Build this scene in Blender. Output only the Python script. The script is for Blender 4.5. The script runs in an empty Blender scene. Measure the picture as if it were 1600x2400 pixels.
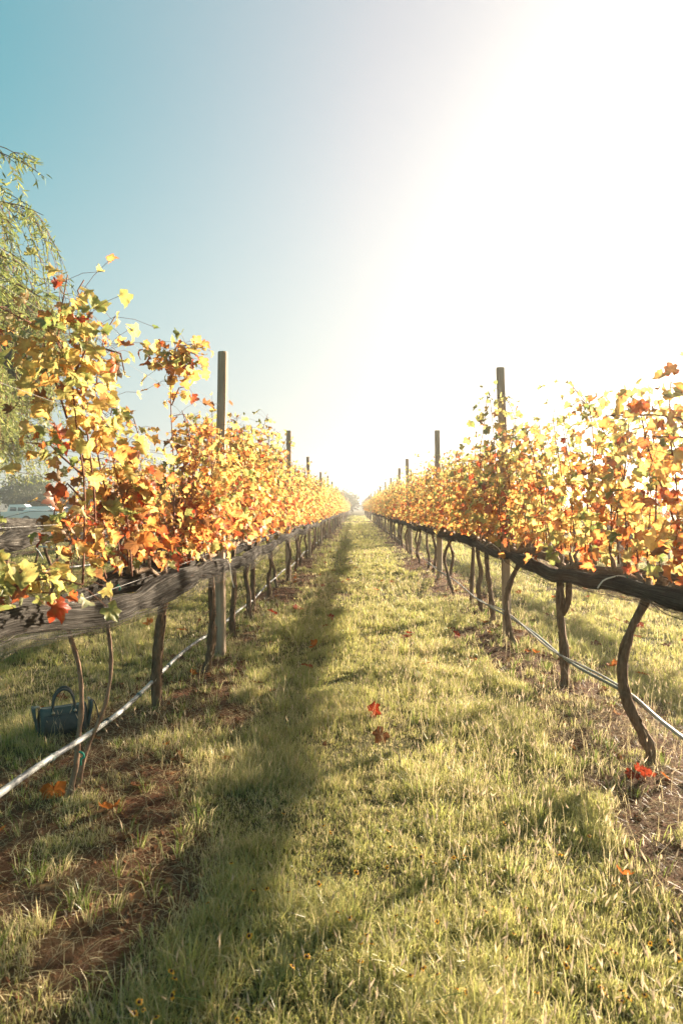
import bpy, math, random
import numpy as np
from mathutils import Vector, Matrix

random.seed(7)
R = np.random.default_rng(11)
SC = bpy.context.scene
COL = SC.collection

# ------------------------------------------------------------------ camera
CAM_H = 1.30
cam = bpy.data.cameras.new("camera"); cam_o = bpy.data.objects.new("camera", cam); COL.objects.link(cam_o)
cam.sensor_fit = 'AUTO'; cam.sensor_width = 36.0; cam.lens = 24.0
cam.clip_start = 0.05; cam.clip_end = 5000
cam_o.location = (0, 0, CAM_H)
cam_o.rotation_euler = (math.radians(90 - 0.36), 0, math.radians(1.2))
SC.camera = cam_o
cam.dof.use_dof = True; cam.dof.focus_distance = 5.5; cam.dof.aperture_fstop = 4.5

# ------------------------------------------------------------------ light
SUN_AZ, SUN_EL = 45.0, 16.6
az, el = math.radians(SUN_AZ), math.radians(SUN_EL)
sun_vec = Vector((math.sin(az) * math.cos(el), math.cos(az) * math.cos(el), math.sin(el)))
sl = bpy.data.lights.new("sun", 'SUN'); sl.energy = 5.0; sl.angle = math.radians(1.1); sl.color = (1.0, 0.86, 0.66)
sun = bpy.data.objects.new("sun", sl); COL.objects.link(sun)
sun.rotation_euler = (-sun_vec).to_track_quat('-Z', 'Y').to_euler(); sun.location = (20, 20, 20)

SKY_A, SKY_B, SKY_G, SKY_S = (.09, 1.05, 1.06, 1), (1.20, 1.19, 1.17, 1), .52, .054
SKY_H = (2.15, 2.4, 2.45, 1)
w = bpy.data.worlds.new("World"); SC.world = w; w.use_nodes = True
nt = w.node_tree; nt.nodes.clear()
sky = nt.nodes.new('ShaderNodeTexSky'); sky.sky_type = 'NISHITA'; sky.sun_disc = False
sky.sun_elevation = el; sky.sun_rotation = az
sky.air_density = 1.0; sky.dust_density = 2.6; sky.ozone_density = 0.4; sky.altitude = 0
geo = nt.nodes.new('ShaderNodeTexCoord')
dot = nt.nodes.new('ShaderNodeVectorMath'); dot.operation = 'DOT_PRODUCT'; dot.inputs[1].default_value = sun_vec
nt.links.new(geo.outputs['Generated'], dot.inputs[0])
rmp = nt.nodes.new('ShaderNodeValToRGB'); nt.links.new(dot.outputs['Value'], rmp.inputs[0])      # air colour: teal away from the sun, white towards it
rmp.color_ramp.elements[0].position = 0.22; rmp.color_ramp.elements[0].color = SKY_A
rmp.color_ramp.elements[1].position = 0.74; rmp.color_ramp.elements[1].color = SKY_B
gam = nt.nodes.new('ShaderNodeGamma'); gam.inputs[1].default_value = SKY_G
tint = nt.nodes.new('ShaderNodeMix'); tint.data_type = 'RGBA'; tint.blend_type = 'MULTIPLY'; tint.inputs['Factor'].default_value = 1.0
bg = nt.nodes.new('ShaderNodeBackground'); bg.inputs['Strength'].default_value = SKY_S
out = nt.nodes.new('ShaderNodeOutputWorld')
nt.links.new(sky.outputs[0], gam.inputs[0]); nt.links.new(gam.outputs[0], tint.inputs[6]); nt.links.new(rmp.outputs[0], tint.inputs[7])
sepz = nt.nodes.new('ShaderNodeSeparateXYZ'); nt.links.new(geo.outputs['Generated'], sepz.inputs[0])
hz = nt.nodes.new('ShaderNodeValToRGB'); nt.links.new(sepz.outputs['Z'], hz.inputs[0]); hz.color_ramp.interpolation = 'EASE'   # pale air low over the horizon
hz.color_ramp.elements[0].position = 0.0; hz.color_ramp.elements[0].color = (.85, .85, .85, 1); hz.color_ramp.elements[1].position = 0.54; hz.color_ramp.elements[1].color = (0, 0, 0, 1)
hmix = nt.nodes.new('ShaderNodeMix'); hmix.data_type = 'RGBA'; hmix.inputs[7].default_value = SKY_H
nt.links.new(hz.outputs[0], hmix.inputs[0]); nt.links.new(tint.outputs[2], hmix.inputs[6]); nt.links.new(hmix.outputs[2], bg.inputs['Color'])
nt.links.new(bg.outputs[0], out.inputs['Surface'])
SC.view_settings.view_transform = 'Standard'; SC.view_settings.look = 'None'
SC.view_settings.exposure = 2.47; SC.view_settings.gamma = 1.0
SC.cycles.max_bounces = 8; SC.cycles.transparent_max_bounces = 12
SC.cycles.diffuse_bounces = 2; SC.cycles.transmission_bounces = 5; SC.cycles.sample_clamp_indirect = 6

# ------------------------------------------------------------------ helpers
VPX, HOR, F = 834.0, 1190.0, 1600.0
def S(px, py, d):
    """a point of the photograph (in the enlarged view's pixels) at distance d"""
    k = 1600 / 1568
    return ((px * k - VPX) / F * d, d, CAM_H - (py * k - HOR) / F * d)

_T = np.random.default_rng(5).random((256, 256))
def vn(x, y, s, o=0.0):
    X = np.asarray(x, float) / s + o * 17.3; Y = np.asarray(y, float) / s + o * 9.1
    i = np.floor(X).astype(int); j = np.floor(Y).astype(int); fx = X - i; fy = Y - j
    fx = fx * fx * (3 - 2 * fx); fy = fy * fy * (3 - 2 * fy)
    a = _T[i % 256, j % 256]; b = _T[(i + 1) % 256, j % 256]; c = _T[i % 256, (j + 1) % 256]; d = _T[(i + 1) % 256, (j + 1) % 256]
    return (a * (1 - fx) + b * fx) * (1 - fy) + (c * (1 - fx) + d * fx) * fy
def fbm(x, y, s, o=0.0):
    return (vn(x, y, s, o) + .5 * vn(x, y, s / 2.1, o + 1) + .25 * vn(x, y, s / 4.3, o + 2)) / 1.75

ROWS = [-9.27, -6.58, -3.89, -1.20, 1.49, 4.18, 6.87, 9.56]
def rowd(x):
    x = np.asarray(x, float); d = np.full(x.shape, 99.0)
    for r in ROWS: d = np.minimum(d, np.abs(x - r - 0.03))
    return d
def soil(x, y):
    x = np.asarray(x, float); y = np.asarray(y, float)
    d = rowd(x)
    wob = (fbm(x, y, .9, 3) - .5) * .75 + (vn(x, y, .25, 8) - .5) * .18
    near = np.clip((3.6 - y) / 2.2, 0, 1) * (x < 0) + .5 * np.clip((6.5 - y) / 2.5, 0, 1) * (x > .4) * (x < 2.6)
    wid = .50 + .34 * near
    s = np.clip((wid + wob - d) / .18, 0, 1)
    s = s * np.clip((fbm(x, y, .8, 5) - .22) / .18, 0.2, 1)
    s = s * (1 - .55 * np.clip((fbm(x, y, .30, 15) - .60) / .10, 0, 1)); s = np.where(y > 62, s * .5, s)
    track = np.clip((2.2 - np.abs(y - 61.2)) / .8, 0, 1) * (np.abs(x) < 60)
    bare = np.clip((fbm(x, y, .55, 11) - .74) / .08, 0, 1) * .8
    return np.clip(np.maximum(np.maximum(s, track * .9), bare), 0, 1)
def H(x, y):
    x = np.asarray(x, float); y = np.asarray(y, float)
    d = rowd(x)
    return .035 * (fbm(x, y, 1.3, 2) - .5) + .05 * np.exp(-(d / .35) ** 2) * np.clip((66 - y) / 3, .2, 1) * .8
def h1(x, y): return float(H(np.array([x]), np.array([y]))[0])

def npmesh(name, V, Fc, mats, cols=None, smooth=False, midx=None):
    V = np.ascontiguousarray(V, dtype=np.float32); Fc = np.ascontiguousarray(Fc, dtype=np.int32)
    me = bpy.data.meshes.new(name); n = len(Fc); k = Fc.shape[1]
    me.vertices.add(len(V)); me.vertices.foreach_set('co', V.ravel())
    me.loops.add(n * k); me.loops.foreach_set('vertex_index', Fc.ravel())
    me.polygons.add(n); me.polygons.foreach_set('loop_start', np.arange(0, n * k, k, dtype=np.int32))
    for m in (mats if isinstance(mats, (list, tuple)) else [mats]): me.materials.append(m)
    if midx is not None: me.polygons.foreach_set('material_index', np.asarray(midx, np.int32))
    me.polygons.foreach_set('use_smooth', np.full(n, smooth, dtype=bool))
    if cols is not None:
        c = np.ones((len(V), 4), np.float32); c[:, :3] = cols
        a = me.color_attributes.new("tone", 'FLOAT_COLOR', 'POINT'); a.data.foreach_set('color', c.ravel())
    me.update(calc_edges=True); me.validate()
    return me
def obj(name, me, parent=None, loc=None):
    o = bpy.data.objects.new(name, me); COL.objects.link(o)
    if parent: o.parent = parent
    if loc is not None: o.location = loc
    return o
def tag(o, label, cat, group=None, kind=None):
    o['label'] = label; o['category'] = cat
    if group: o['group'] = group
    if kind: o['kind'] = kind
    return o
def thing(name, label, cat, loc=(0, 0, 0), rz=0, group=None):
    o = bpy.data.objects.new(name, None); COL.objects.link(o); o.location = loc; o.rotation_euler = (0, 0, rz)
    o.empty_display_size = .1
    return tag(o, label, cat, group)
def dup(root, loc, rz=0, label=None, scale=None):
    r = root.copy(); COL.objects.link(r); r.location = loc; r.rotation_euler = (0, 0, rz)
    if label: r['label'] = label
    if scale: r.scale = scale
    for ch in list(root.children):
        c = ch.copy(); COL.objects.link(c); c.parent = r
        for g in ch.children:
            d = g.copy(); COL.objects.link(d); d.parent = c
    return r

class Acc:
    def __init__(s): s.V = []; s.F = []; s.C = []; s.M = []; s.n = 0
    def add(s, V, Fc, C=None, m=0):
        V = np.asarray(V, float); Fc = np.asarray(Fc, int)
        s.V.append(V); s.F.append(Fc + s.n); s.n += len(V); s.M.append(np.full(len(Fc), m))
        s.C.append(np.ones((len(V), 3)) * (np.array([.5, .5, .5]) if C is None else np.asarray(C)))
    def mesh(s, name, mats, smooth=False):
        return npmesh(name, np.concatenate(s.V), np.concatenate(s.F), mats, np.concatenate(s.C), smooth, np.concatenate(s.M))

def resample(P, step):
    P = np.asarray(P, float); n = len(P)
    if n < 3:
        m = max(2, int(np.linalg.norm(P[-1] - P[0]) / step) + 1); t = np.linspace(0, 1, m)[:, None]
        return P[0] * (1 - t) + P[-1] * t
    o = []
    for i in range(n - 1):
        p0 = P[max(i - 1, 0)]; p1 = P[i]; p2 = P[i + 1]; p3 = P[min(i + 2, n - 1)]
        m = max(1, int(np.linalg.norm(p2 - p1) / step))
        for t in np.arange(m) / m:
            o.append(.5 * ((2 * p1) + (-p0 + p2) * t + (2 * p0 - 5 * p1 + 4 * p2 - p3) * t * t + (-p0 + 3 * p1 - 3 * p2 + p3) * t ** 3))
    o.append(P[-1]); return np.array(o)
def tube(P, rad, k=6, jit=0.0, rng=R, caps=True):
    P = np.asarray(P, float); n = len(P); rad = np.broadcast_to(np.asarray(rad, float), (n,))
    T = np.gradient(P, axis=0); T /= np.linalg.norm(T, axis=1)[:, None] + 1e-9
    a = np.array([1., 0, 0]) if abs(T[0][0]) < .8 else np.array([0, 0, 1.])
    V = np.zeros((n, k, 3)); th = np.linspace(0, 2 * np.pi, k, endpoint=False)
    u = np.cross(T[0], a); u /= np.linalg.norm(u)
    for i in range(n):
        u = u - T[i] * np.dot(u, T[i]); u /= np.linalg.norm(u) + 1e-9; v = np.cross(T[i], u)
        rr = rad[i] * (1 + jit * rng.uniform(-1, 1, k))
        V[i] = P[i] + rr[:, None] * (np.cos(th)[:, None] * u + np.sin(th)[:, None] * v)
    idx = np.arange(n * k).reshape(n, k); A = idx[:-1]; B = idx[1:]; A2 = np.roll(A, -1, 1); B2 = np.roll(B, -1, 1)
    Fc = np.concatenate([np.stack([A, A2, B2], -1).reshape(-1, 3), np.stack([A, B2, B], -1).reshape(-1, 3)])
    V = V.reshape(-1, 3)
    if caps:
        V = np.vstack([V, P[0], P[-1]]); c0, c1 = n * k, n * k + 1
        i0 = idx[0]; i1 = idx[-1]
        Fc = np.vstack([Fc, np.stack([np.full(k, c0), np.roll(i0, -1), i0], -1), np.stack([np.full(k, c1), i1, np.roll(i1, -1)], -1)])
    return V, Fc

# ------------------------------------------------------------------ materials
def mat(name):
    m = bpy.data.materials.new(name); m.use_nodes = True; n = m.node_tree; n.nodes.clear()
    o = n.nodes.new('ShaderNodeOutputMaterial'); return m, n, o
def N(n, t, **kw):
    x = n.nodes.new(t)
    for k, v in kw.items():
        if k in x.inputs: x.inputs[k].default_value = v
        else: setattr(x, k, v)
    return x
def mixc(n, fac, a, b, blend='MIX'):
    m = n.nodes.new('ShaderNodeMix'); m.data_type = 'RGBA'; m.blend_type = blend
    for s, v in ((0, fac), (6, a), (7, b)):
        if isinstance(v, bpy.types.NodeSocket): n.links.new(v, m.inputs[s])
        else: m.inputs[s].default_value = v if s == 0 else (*v, 1)
    return m.outputs[2]
def ramp(n, fac, stops):
    r = n.nodes.new('ShaderNodeValToRGB'); n.links.new(fac, r.inputs[0]); cr = r.color_ramp
    while len(cr.elements) < len(stops): cr.elements.new(.5)
    for e, (p, c) in zip(cr.elements, stops): e.position = p; e.color = (*c, 1)
    return r.outputs[0]
def noise(n, scale, detail=4, vec=None, rough=.55):
    t = N(n, 'ShaderNodeTexNoise', Scale=scale, Detail=detail, Roughness=rough)
    if vec is not None: n.links.new(vec, t.inputs['Vector'])
    return t.outputs['Fac']
def mapped(n, scale, coord='Object'):
    tc = n.nodes.new('ShaderNodeTexCoord'); mp = n.nodes.new('ShaderNodeMapping'); mp.inputs['Scale'].default_value = scale
    n.links.new(tc.outputs[coord], mp.inputs['Vector']); return mp.outputs[0]
def bump(n, h, strength, dist=.01):
    b = N(n, 'ShaderNodeBump', Strength=strength, Distance=dist); n.links.new(h, b.inputs['Height']); return b.outputs[0]
def simple(name, col, rough=.6, var=.0, scale=30, spec=.3, metallic=0.0, bumpk=0.0):
    m, n, o = mat(name); p = N(n, 'ShaderNodeBsdfPrincipled'); p.inputs['Roughness'].default_value = rough
    p.inputs['Specular IOR Level'].default_value = spec; p.inputs['Metallic'].default_value = metallic
    if var or bumpk:
        f = noise(n, scale, 5, mapped(n, (1, 1, 1)))
        a = tuple(max(0, c * (1 - var)) for c in col); b = tuple(min(1, c * (1 + var)) for c in col)
        n.links.new(ramp(n, f, [(.3, a), (.7, b)]), p.inputs['Base Color'])
        if bumpk: n.links.new(bump(n, f, bumpk), p.inputs['Normal'])
    else: p.inputs['Base Color'].default_value = (*col, 1)
    n.links.new(p.outputs[0], o.inputs[0]); return m
def leafy(name, trans=.5, gloss=.06, pale=.0, mottle=0.0, mscale=60):
    m, n, o = mat(name)
    at = n.nodes.new('ShaderNodeVertexColor'); at.layer_name = "tone"; c = at.outputs[0]
    if mottle:
        f = noise(n, mscale, 3, mapped(n, (1, 1, 1)))
        c = mixc(n, ramp(n, f, [(.45, (0, 0, 0)), (.75, (mottle,) * 3)]), c, (.30, .14, .04))
    cf = c
    if pale:
        g = n.nodes.new('ShaderNodeNewGeometry'); mm = N(n, 'ShaderNodeMath', operation='MULTIPLY'); mm.inputs[1].default_value = pale
        n.links.new(g.outputs['Backfacing'], mm.inputs[0]); cf = mixc(n, mm.outputs[0], c, (.62, .60, .45))
    d = n.nodes.new('ShaderNodeBsdfDiffuse'); t = n.nodes.new('ShaderNodeBsdfTranslucent'); g2 = N(n, 'ShaderNodeBsdfGlossy', Roughness=.42)
    n.links.new(cf, d.inputs[0]); n.links.new(c, t.inputs[0])
    x = N(n, 'ShaderNodeMixShader', Fac=trans); n.links.new(d.outputs[0], x.inputs[1]); n.links.new(t.outputs[0], x.inputs[2])
    y = N(n, 'ShaderNodeMixShader', Fac=gloss); n.links.new(x.outputs[0], y.inputs[1]); n.links.new(g2.outputs[0], y.inputs[2])
    n.links.new(y.outputs[0], o.inputs[0]); return m

M_LEAF = leafy("vine leaf", .60, .02, .35, .75, 38)
M_GRASS = leafy("grass blade", .48, .05)
M_WILLOW = leafy("willow leaf", .42, .015, .15)
M_TREE = leafy("tree leaf", .3, .02)
M_FALLEN = leafy("fallen leaf", .3, .012, .1, .5, 60)
M_PETAL = leafy("petal", .4, .02)

def bark(name, a, b, sz=(1, 1, .25), sc=60, bk=.8):
    m, n, o = mat(name); p = N(n, 'ShaderNodeBsdfPrincipled', Roughness=.85); v = mapped(n, sz)
    f = noise(n, sc, 6, v, .65); n.links.new(ramp(n, f, [(.3, a), (.72, b)]), p.inputs['Base Color'])
    p.inputs['Specular IOR Level'].default_value = .15
    n.links.new(bump(n, f, bk, .012), p.inputs['Normal']); n.links.new(p.outputs[0], o.inputs[0]); return m
M_TRUNK = bark("vine bark", (.085, .052, .034), (.30, .19, .12))
M_CORDON = bark("cordon bark", (.12, .075, .045), (.42, .30, .20), (1, .4, 1), 70)
M_YOUNG = bark("young vine bark", (.16, .09, .06), (.42, .28, .19), (1, 1, .3), 60, .4)
M_CANE = bark("cane bark", (.11, .045, .03), (.26, .12, .075), (1, 1, 1), 40, .2)
M_WTRUNK = bark("willow bark", (.06, .05, .04), (.22, .18, .13), (1, 1, .2), 18, 1)
M_TTRUNK = bark("tree bark", (.05, .04, .03), (.16, .12, .09), (1, 1, .2), 10, 1)

def wood_post():
    m, n, o = mat("weathered post timber"); p = N(n, 'ShaderNodeBsdfPrincipled', Roughness=.85)
    p.inputs['Specular IOR Level'].default_value = .2
    f = noise(n, 55, 7, mapped(n, (1, 1, .035)), .7); g = noise(n, 3, 4, mapped(n, (1, 1, .5)))
    c = ramp(n, f, [(.28, (.13, .085, .06)), (.42, (.38, .27, .19)), (.75, (.60, .47, .35))])
    c = mixc(n, ramp(n, g, [(.45, (0, 0, 0)), (.7, (.5, .5, .5))]), c, (.17, .12, .085))
    n.links.new(c, p.inputs['Base Color']); n.links.new(bump(n, f, .9, .012), p.inputs['Normal'])
    n.links.new(p.outputs[0], o.inputs[0]); return m
M_POST = wood_post()
M_WIRE = simple("galvanised wire", (.42, .41, .39), .45, metallic=.6)
M_STRING = simple("white string", (.75, .70, .62), .8)
M_TIE = simple("green plastic tie", (.02, .26, .17), .4)

def net_mat(alpha, name):
    m, n, o = mat(name); p = N(n, 'ShaderNodeBsdfPrincipled', Roughness=.8); p.inputs['Specular IOR Level'].default_value = .08
    at = n.nodes.new('ShaderNodeVertexColor'); at.layer_name = "tone"
    mp = n.nodes.new('ShaderNodeMapping'); mp.inputs['Scale'].default_value = (84, 1.7, 1); n.links.new(at.outputs[0], mp.inputs['Vector'])
    f = noise(n, 1.0, 4, mp.outputs[0], .75); g = noise(n, 7, 5, mapped(n, (1, .5, 1)), .65)
    c = ramp(n, f, [(.36, (.020, .017, .015)), (.50, (.085, .074, .064)), (.62, (.25, .225, .195)), (.72, (.44, .40, .35))])
    c = mixc(n, ramp(n, g, [(.48, (0, 0, 0)), (.66, (.75, .75, .75))]), c, (.030, .024, .020))
    n.links.new(c, p.inputs['Base Color']); n.links.new(bump(n, f, 1.0, .02), p.inputs['Normal'])
    tl = n.nodes.new('ShaderNodeBsdfTranslucent'); tl.inputs[0].default_value = (.26, .20, .15, 1)
    x0 = N(n, 'ShaderNodeMixShader', Fac=.35); n.links.new(p.outputs[0], x0.inputs[1]); n.links.new(tl.outputs[0], x0.inputs[2])
    if alpha < 1:
        t = n.nodes.new('ShaderNodeBsdfTransparent'); x = n.nodes.new('ShaderNodeMixShader')
        n.links.new(ramp(n, f, [(.42, (alpha - .35,) * 3), (.6, (min(1, alpha + .35),) * 3)]), x.inputs[0])
        n.links.new(t.outputs[0], x.inputs[1]); n.links.new(x0.outputs[0], x.inputs[2]); n.links.new(x.outputs[0], o.inputs[0])
    else: n.links.new(x0.outputs[0], o.inputs[0])
    return m
M_NET = net_mat(1, "rolled bird net"); M_FLAP = net_mat(.42, "loose bird net")

def pipe_mat(name, a, b, sc):
    m, n, o = mat(name); p = N(n, 'ShaderNodeBsdfPrincipled', Roughness=.5)
    f = noise(n, sc, 5, mapped(n, (1, .35, 1)), .7)
    n.links.new(ramp(n, f, [(.42, a), (.58, b)]), p.inputs['Base Color']); n.links.new(p.outputs[0], o.inputs[0]); return m
M_PIPE_PALE = pipe_mat("pale weathered pipe", (.05, .055, .065), (.52, .51, .49), 16)
M_PIPE_DARK = pipe_mat("dark green pipe", (.02, .04, .04), (.10, .14, .13), 10)
M_PIPE_WHITE = pipe_mat("grey pipe", (.20, .18, .16), (.46, .42, .38), 10)

def ground_mat():
    m, n, o = mat("vineyard ground"); p = N(n, 'ShaderNodeBsdfPrincipled', Roughness=.95); p.inputs['Specular IOR Level'].default_value = .1
    at = n.nodes.new('ShaderNodeVertexColor'); at.layer_name = "tone"
    sp = n.nodes.new('ShaderNodeSeparateColor'); n.links.new(at.outputs[0], sp.inputs[0])
    f1 = noise(n, 1.6, 6, mapped(n, (1, 1, 1)), .7); f2 = noise(n, 22, 6, mapped(n, (1, 1, 1)), .7); f3 = noise(n, .25, 4, mapped(n, (1, 1, 1)))
    so = ramp(n, f2, [(.32, (.050, .020, .011)), (.50, (.115, .050, .026)), (.64, (.21, .092, .047)), (.8, (.34, .19, .10))])
    so = mixc(n, ramp(n, f1, [(.46, (0, 0, 0)), (.62, (.75, .75, .75))]), so, (.16, .10, .055))
    gr = ramp(n, f2, [(.3, (.035, .030, .012)), (.6, (.12, .10, .04)), (.8, (.27, .22, .10))])
    gr = mixc(n, ramp(n, f3, [(.4, (0, 0, 0)), (.65, (.6, .6, .6))]), gr, (.20, .17, .075))
    n.links.new(mixc(n, sp.outputs[0], gr, so), p.inputs['Base Color'])
    n.links.new(bump(n, f2, 1.0, .06), p.inputs['Normal']); n.links.new(p.outputs[0], o.inputs[0]); return m
M_GROUND = ground_mat()

# ------------------------------------------------------------------ ground
def axis(lo, hi, fine, far):
    a = list(np.arange(lo, hi + 1e-6, fine)); s = fine; x = a[-1]
    while x < far: s *= 1.25; x += s; a.append(x)
    return a
xs = np.array([-v for v in axis(7.0, 7.0, .09, 900)[1:]][::-1] + list(np.arange(-7, 7.01, .07)) + axis(7.0, 7.0, .09, 900)[1:])
ys = np.array([-v for v in axis(0.0, 0.0, .2, 60)[1:]][::-1] + list(np.arange(0, 14, .07)) + list(np.arange(14, 70, .2)) + axis(70, 70, .3, 2500))
X, Y = np.meshgrid(xs, ys)
Z = H(X, Y) * np.clip((150 - Y) / 60, 0, 1)
V = np.stack([X, Y, Z], -1).reshape(-1, 3)
nx, ny = len(xs), len(ys); idx = np.arange(nx * ny).reshape(ny, nx)
Q = np.stack([idx[:-1, :-1], idx[:-1, 1:], idx[1:, 1:], idx[1:, :-1]], -1).reshape(-1, 4)
sv = soil(X, Y).reshape(-1)
tag(obj("ground", npmesh("ground", V, Q, M_GROUND, np.stack([sv, sv, sv], -1), True)), "red soil and rough grass ground of the vineyard", "ground", kind='structure')

# ------------------------------------------------------------------ grass (one uncountable mass)
GREEN = np.array([.15, .20, .03]); LIME = np.array([.44, .45, .10]); STRAW = np.array([.70, .57, .31]); OLIVE = np.array([.34, .31, .09])
grass = Acc()
def blades(x, y, h, wd, lean, base, tip, phi=None, z0=0, flat=1.0):
    n = len(x); z = H(x, y) - .004 + z0
    phi = R.uniform(0, 2 * np.pi, n) if phi is None else phi
    dx, dy = np.cos(phi), np.sin(phi); wx, wy = -dy, dx
    spin = R.uniform(0, np.pi, n); wx, wy = np.cos(spin), np.sin(spin)
    P = np.stack([x, y, z], -1); W = np.stack([wx, wy, np.zeros(n)], -1) * (wd / 2)[:, None]
    D = np.stack([dx, dy, np.zeros(n)], -1)
    up = np.array([0, 0, 1.]) * flat
    m = P + up * (h * .58 * np.sqrt(1 - np.minimum(lean * .4, .95) ** 2))[:, None] + D * (h * lean * .30)[:, None]
    t = P + up * (h * np.sqrt(np.clip(1 - lean ** 2 * .9, .02, 1)))[:, None] + D * (h * lean)[:, None]
    V = np.stack([P - W, P + W, m - W * .8, m + W * .8, t], 1)
    k = np.arange(n)[:, None] * 5
    Fc = np.concatenate([k + np.array([[0, 1, 3]]), k + np.array([[0, 3, 2]]), k + np.array([[2, 3, 4]])])
    C = np.stack([base, base, (base + tip) / 2, (base + tip) / 2, tip], 1)
    grass.add(V.reshape(-1, 3), Fc, C.reshape(-1, 3))
def zone(d0, d1, dens, hm, soilk=1.0):
    A = .62 * (d1 ** 2 - d0 ** 2) + (d1 - d0) * 2.2
    n = int(A * dens * 1.5); d = np.sqrt(R.uniform(d0 ** 2, d1 ** 2, n)); x = R.uniform(-.62, .62, n) * d + R.uniform(-1.1, 1.1, n)
    s = soil(x, d); patch = fbm(x, d, .42, 21); big = fbm(x, d, 1.9, 31)
    phi = R.uniform(0, 2 * np.pi, n); spread = np.zeros(n); tq = R.normal(0, .22, n)
    if d1 < 16:                       # most blades stand in tufts, leaning out of them
        nt_ = max(8, n // 34); tx, td, tqq, th_ = R.choice(n, nt_), None, R.normal(0, .30, nt_), R.uniform(.65, 1.5, nt_)
        cx_, cd_ = x[tx], d[tx]; which = R.integers(0, nt_, n); tuft = R.random(n) < .68; rr_ = np.abs(R.normal(0, .020, n))
        x = np.where(tuft, cx_[which] + rr_ * np.cos(phi), x); d = np.where(tuft, cd_[which] + rr_ * np.sin(phi), d)
        tq = np.where(tuft, tqq[which] + R.normal(0, .10, n), tq); hk = np.where(tuft, th_[which], .8)
    else: hk = np.ones(n)
    s = soil(x, d); patch = fbm(x, d, .42, 21); big = fbm(x, d, 1.9, 31)
    keep = R.random(n) < np.clip((1 - soilk * s) * (.25 + 1.15 * patch), 0, 1)
    x, d, s, patch, big, phi, tq, hk = [q_[keep] for q_ in (x, d, s, patch, big, phi, tq, hk)]; n = len(x)
    h = hm * hk * R.uniform(.45, 1.35, n) * (.22 + 1.9 * patch ** 1.5) * (1 - .35 * s)
    wd = np.maximum(R.uniform(.0017, .0038, n), .00075 * d)
    q = np.clip(big * 1.1 + .02 + tq, 0, 1)[:, None]
    base = GREEN * (1 - q) + LIME * q
    ol = (R.random(n) < .30)[:, None]; base = np.where(ol, OLIVE * R.uniform(.8, 1.3, (n, 1)), base)
    dry = (R.random(n) < (.15 + .38 * s + .22 * (vn(x, d, .8, 41) > .6)))[:, None]
    base = np.where(dry, STRAW * R.uniform(.6, 1.15, (n, 1)), base); tip = base * .55 + STRAW * .45
    blades(x, d, h, wd, np.clip(R.normal(.58, .25, n), .05, .98), base, tip, phi)
zone(1.15, 3.2, 15000, .062); zone(3.2, 5.5, 8000, .062); zone(5.5, 9, 3200, .066); zone(9, 15, 1100, .075)
zone(15, 28, 260, .09); zone(28, 59, 70, .10); zone(63.5, 110, 14, .12)
# thin weeds on the bare strips
def weeds(d0, d1, dens):
    A = .62 * (d1 ** 2 - d0 ** 2) + (d1 - d0) * 2.2; n = int(A * dens); d = np.sqrt(R.uniform(d0 ** 2, d1 ** 2, n)); x = R.uniform(-.62, .62, n) * d + R.uniform(-1.1, 1.1, n)
    k = soil(x, d) > .4; x, d = x[k], d[k]; m = 26; x = np.repeat(x, m); d = np.repeat(d, m); n = len(x); ph = R.uniform(0, 6.28, n); r = np.abs(R.normal(0, .025, n))
    c = np.where((R.random(n) < .4)[:, None], STRAW, np.repeat(GREEN[None] * 1.3, n, 0)) * R.uniform(.6, 1.2, (n, 1))
    blades(x + r * np.cos(ph), d + r * np.sin(ph), R.uniform(.03, .11, n), np.maximum(R.uniform(.0018, .0035, n), .0007 * d), R.uniform(.3, .98, n), c, c, ph)
weeds(1.2, 9, 26)
# coarser long tufts standing above the turf
def tufts(d0, d1, dens):
    A = .62 * (d1 ** 2 - d0 ** 2) + (d1 - d0) * 2.2; n = int(A * dens); d = np.sqrt(R.uniform(d0 ** 2, d1 ** 2, n)); x = R.uniform(-.62, .62, n) * d + R.uniform(-1.1, 1.1, n)
    k = (soil(x, d) < .3) & (R.random(n) < np.clip(2.2 * (fbm(x, d, .8, 71) - .36), 0, 1)); x, d = x[k], d[k]; m = 46; hk = np.repeat(R.uniform(.6, 1.3, len(x)), m); q = np.repeat(R.uniform(0, 1, len(x)), m)[:, None]; x = np.repeat(x, m); d = np.repeat(d, m); n = len(x); ph = R.uniform(0, 6.28, n); r = np.abs(R.normal(0, .035, n))
    c = (GREEN * 1.25 * (1 - q) + LIME * q) * R.uniform(.7, 1.25, (n, 1)); c = np.where((R.random(n) < .22)[:, None], STRAW * R.uniform(.7, 1.1, (n, 1)), c)
    blades(x + r * np.cos(ph), d + r * np.sin(ph), hk * R.uniform(.06, .15, n), np.maximum(R.uniform(.0020, .0042, n), .0007 * d), np.clip(R.normal(.55, .22, n), .05, .95), c, c * .6 + STRAW * .4, ph)
tufts(1.15, 9, 15)
# dry straw lying on the soil strips
def straw(d0, d1, dens):
    A = .62 * (d1 ** 2 - d0 ** 2) + (d1 - d0) * 2.2; n = int(A * dens)
    d = np.sqrt(R.uniform(d0 ** 2, d1 ** 2, n)); x = R.uniform(-.62, .62, n) * d + R.uniform(-1.1, 1.1, n)
    keep = R.random(n) < np.clip(soil(x, d) * 1.0 + .06, 0, 1); x, d = x[keep], d[keep]; n = len(x)
    c = np.where((R.random(n) < .5)[:, None], np.array([.20, .10, .05]), STRAW * R.uniform(.55, 1.25, (n, 1)))
    blades(x, d, R.uniform(.04, .15, n), np.maximum(R.uniform(.0014, .003, n), .0007 * d), R.uniform(.93, .99, n), c * .8, c, z0=R.uniform(.004, .018, n), flat=.22)
straw(1.15, 4.5, 2600); straw(4.5, 9, 700); straw(9, 20, 60)
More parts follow.
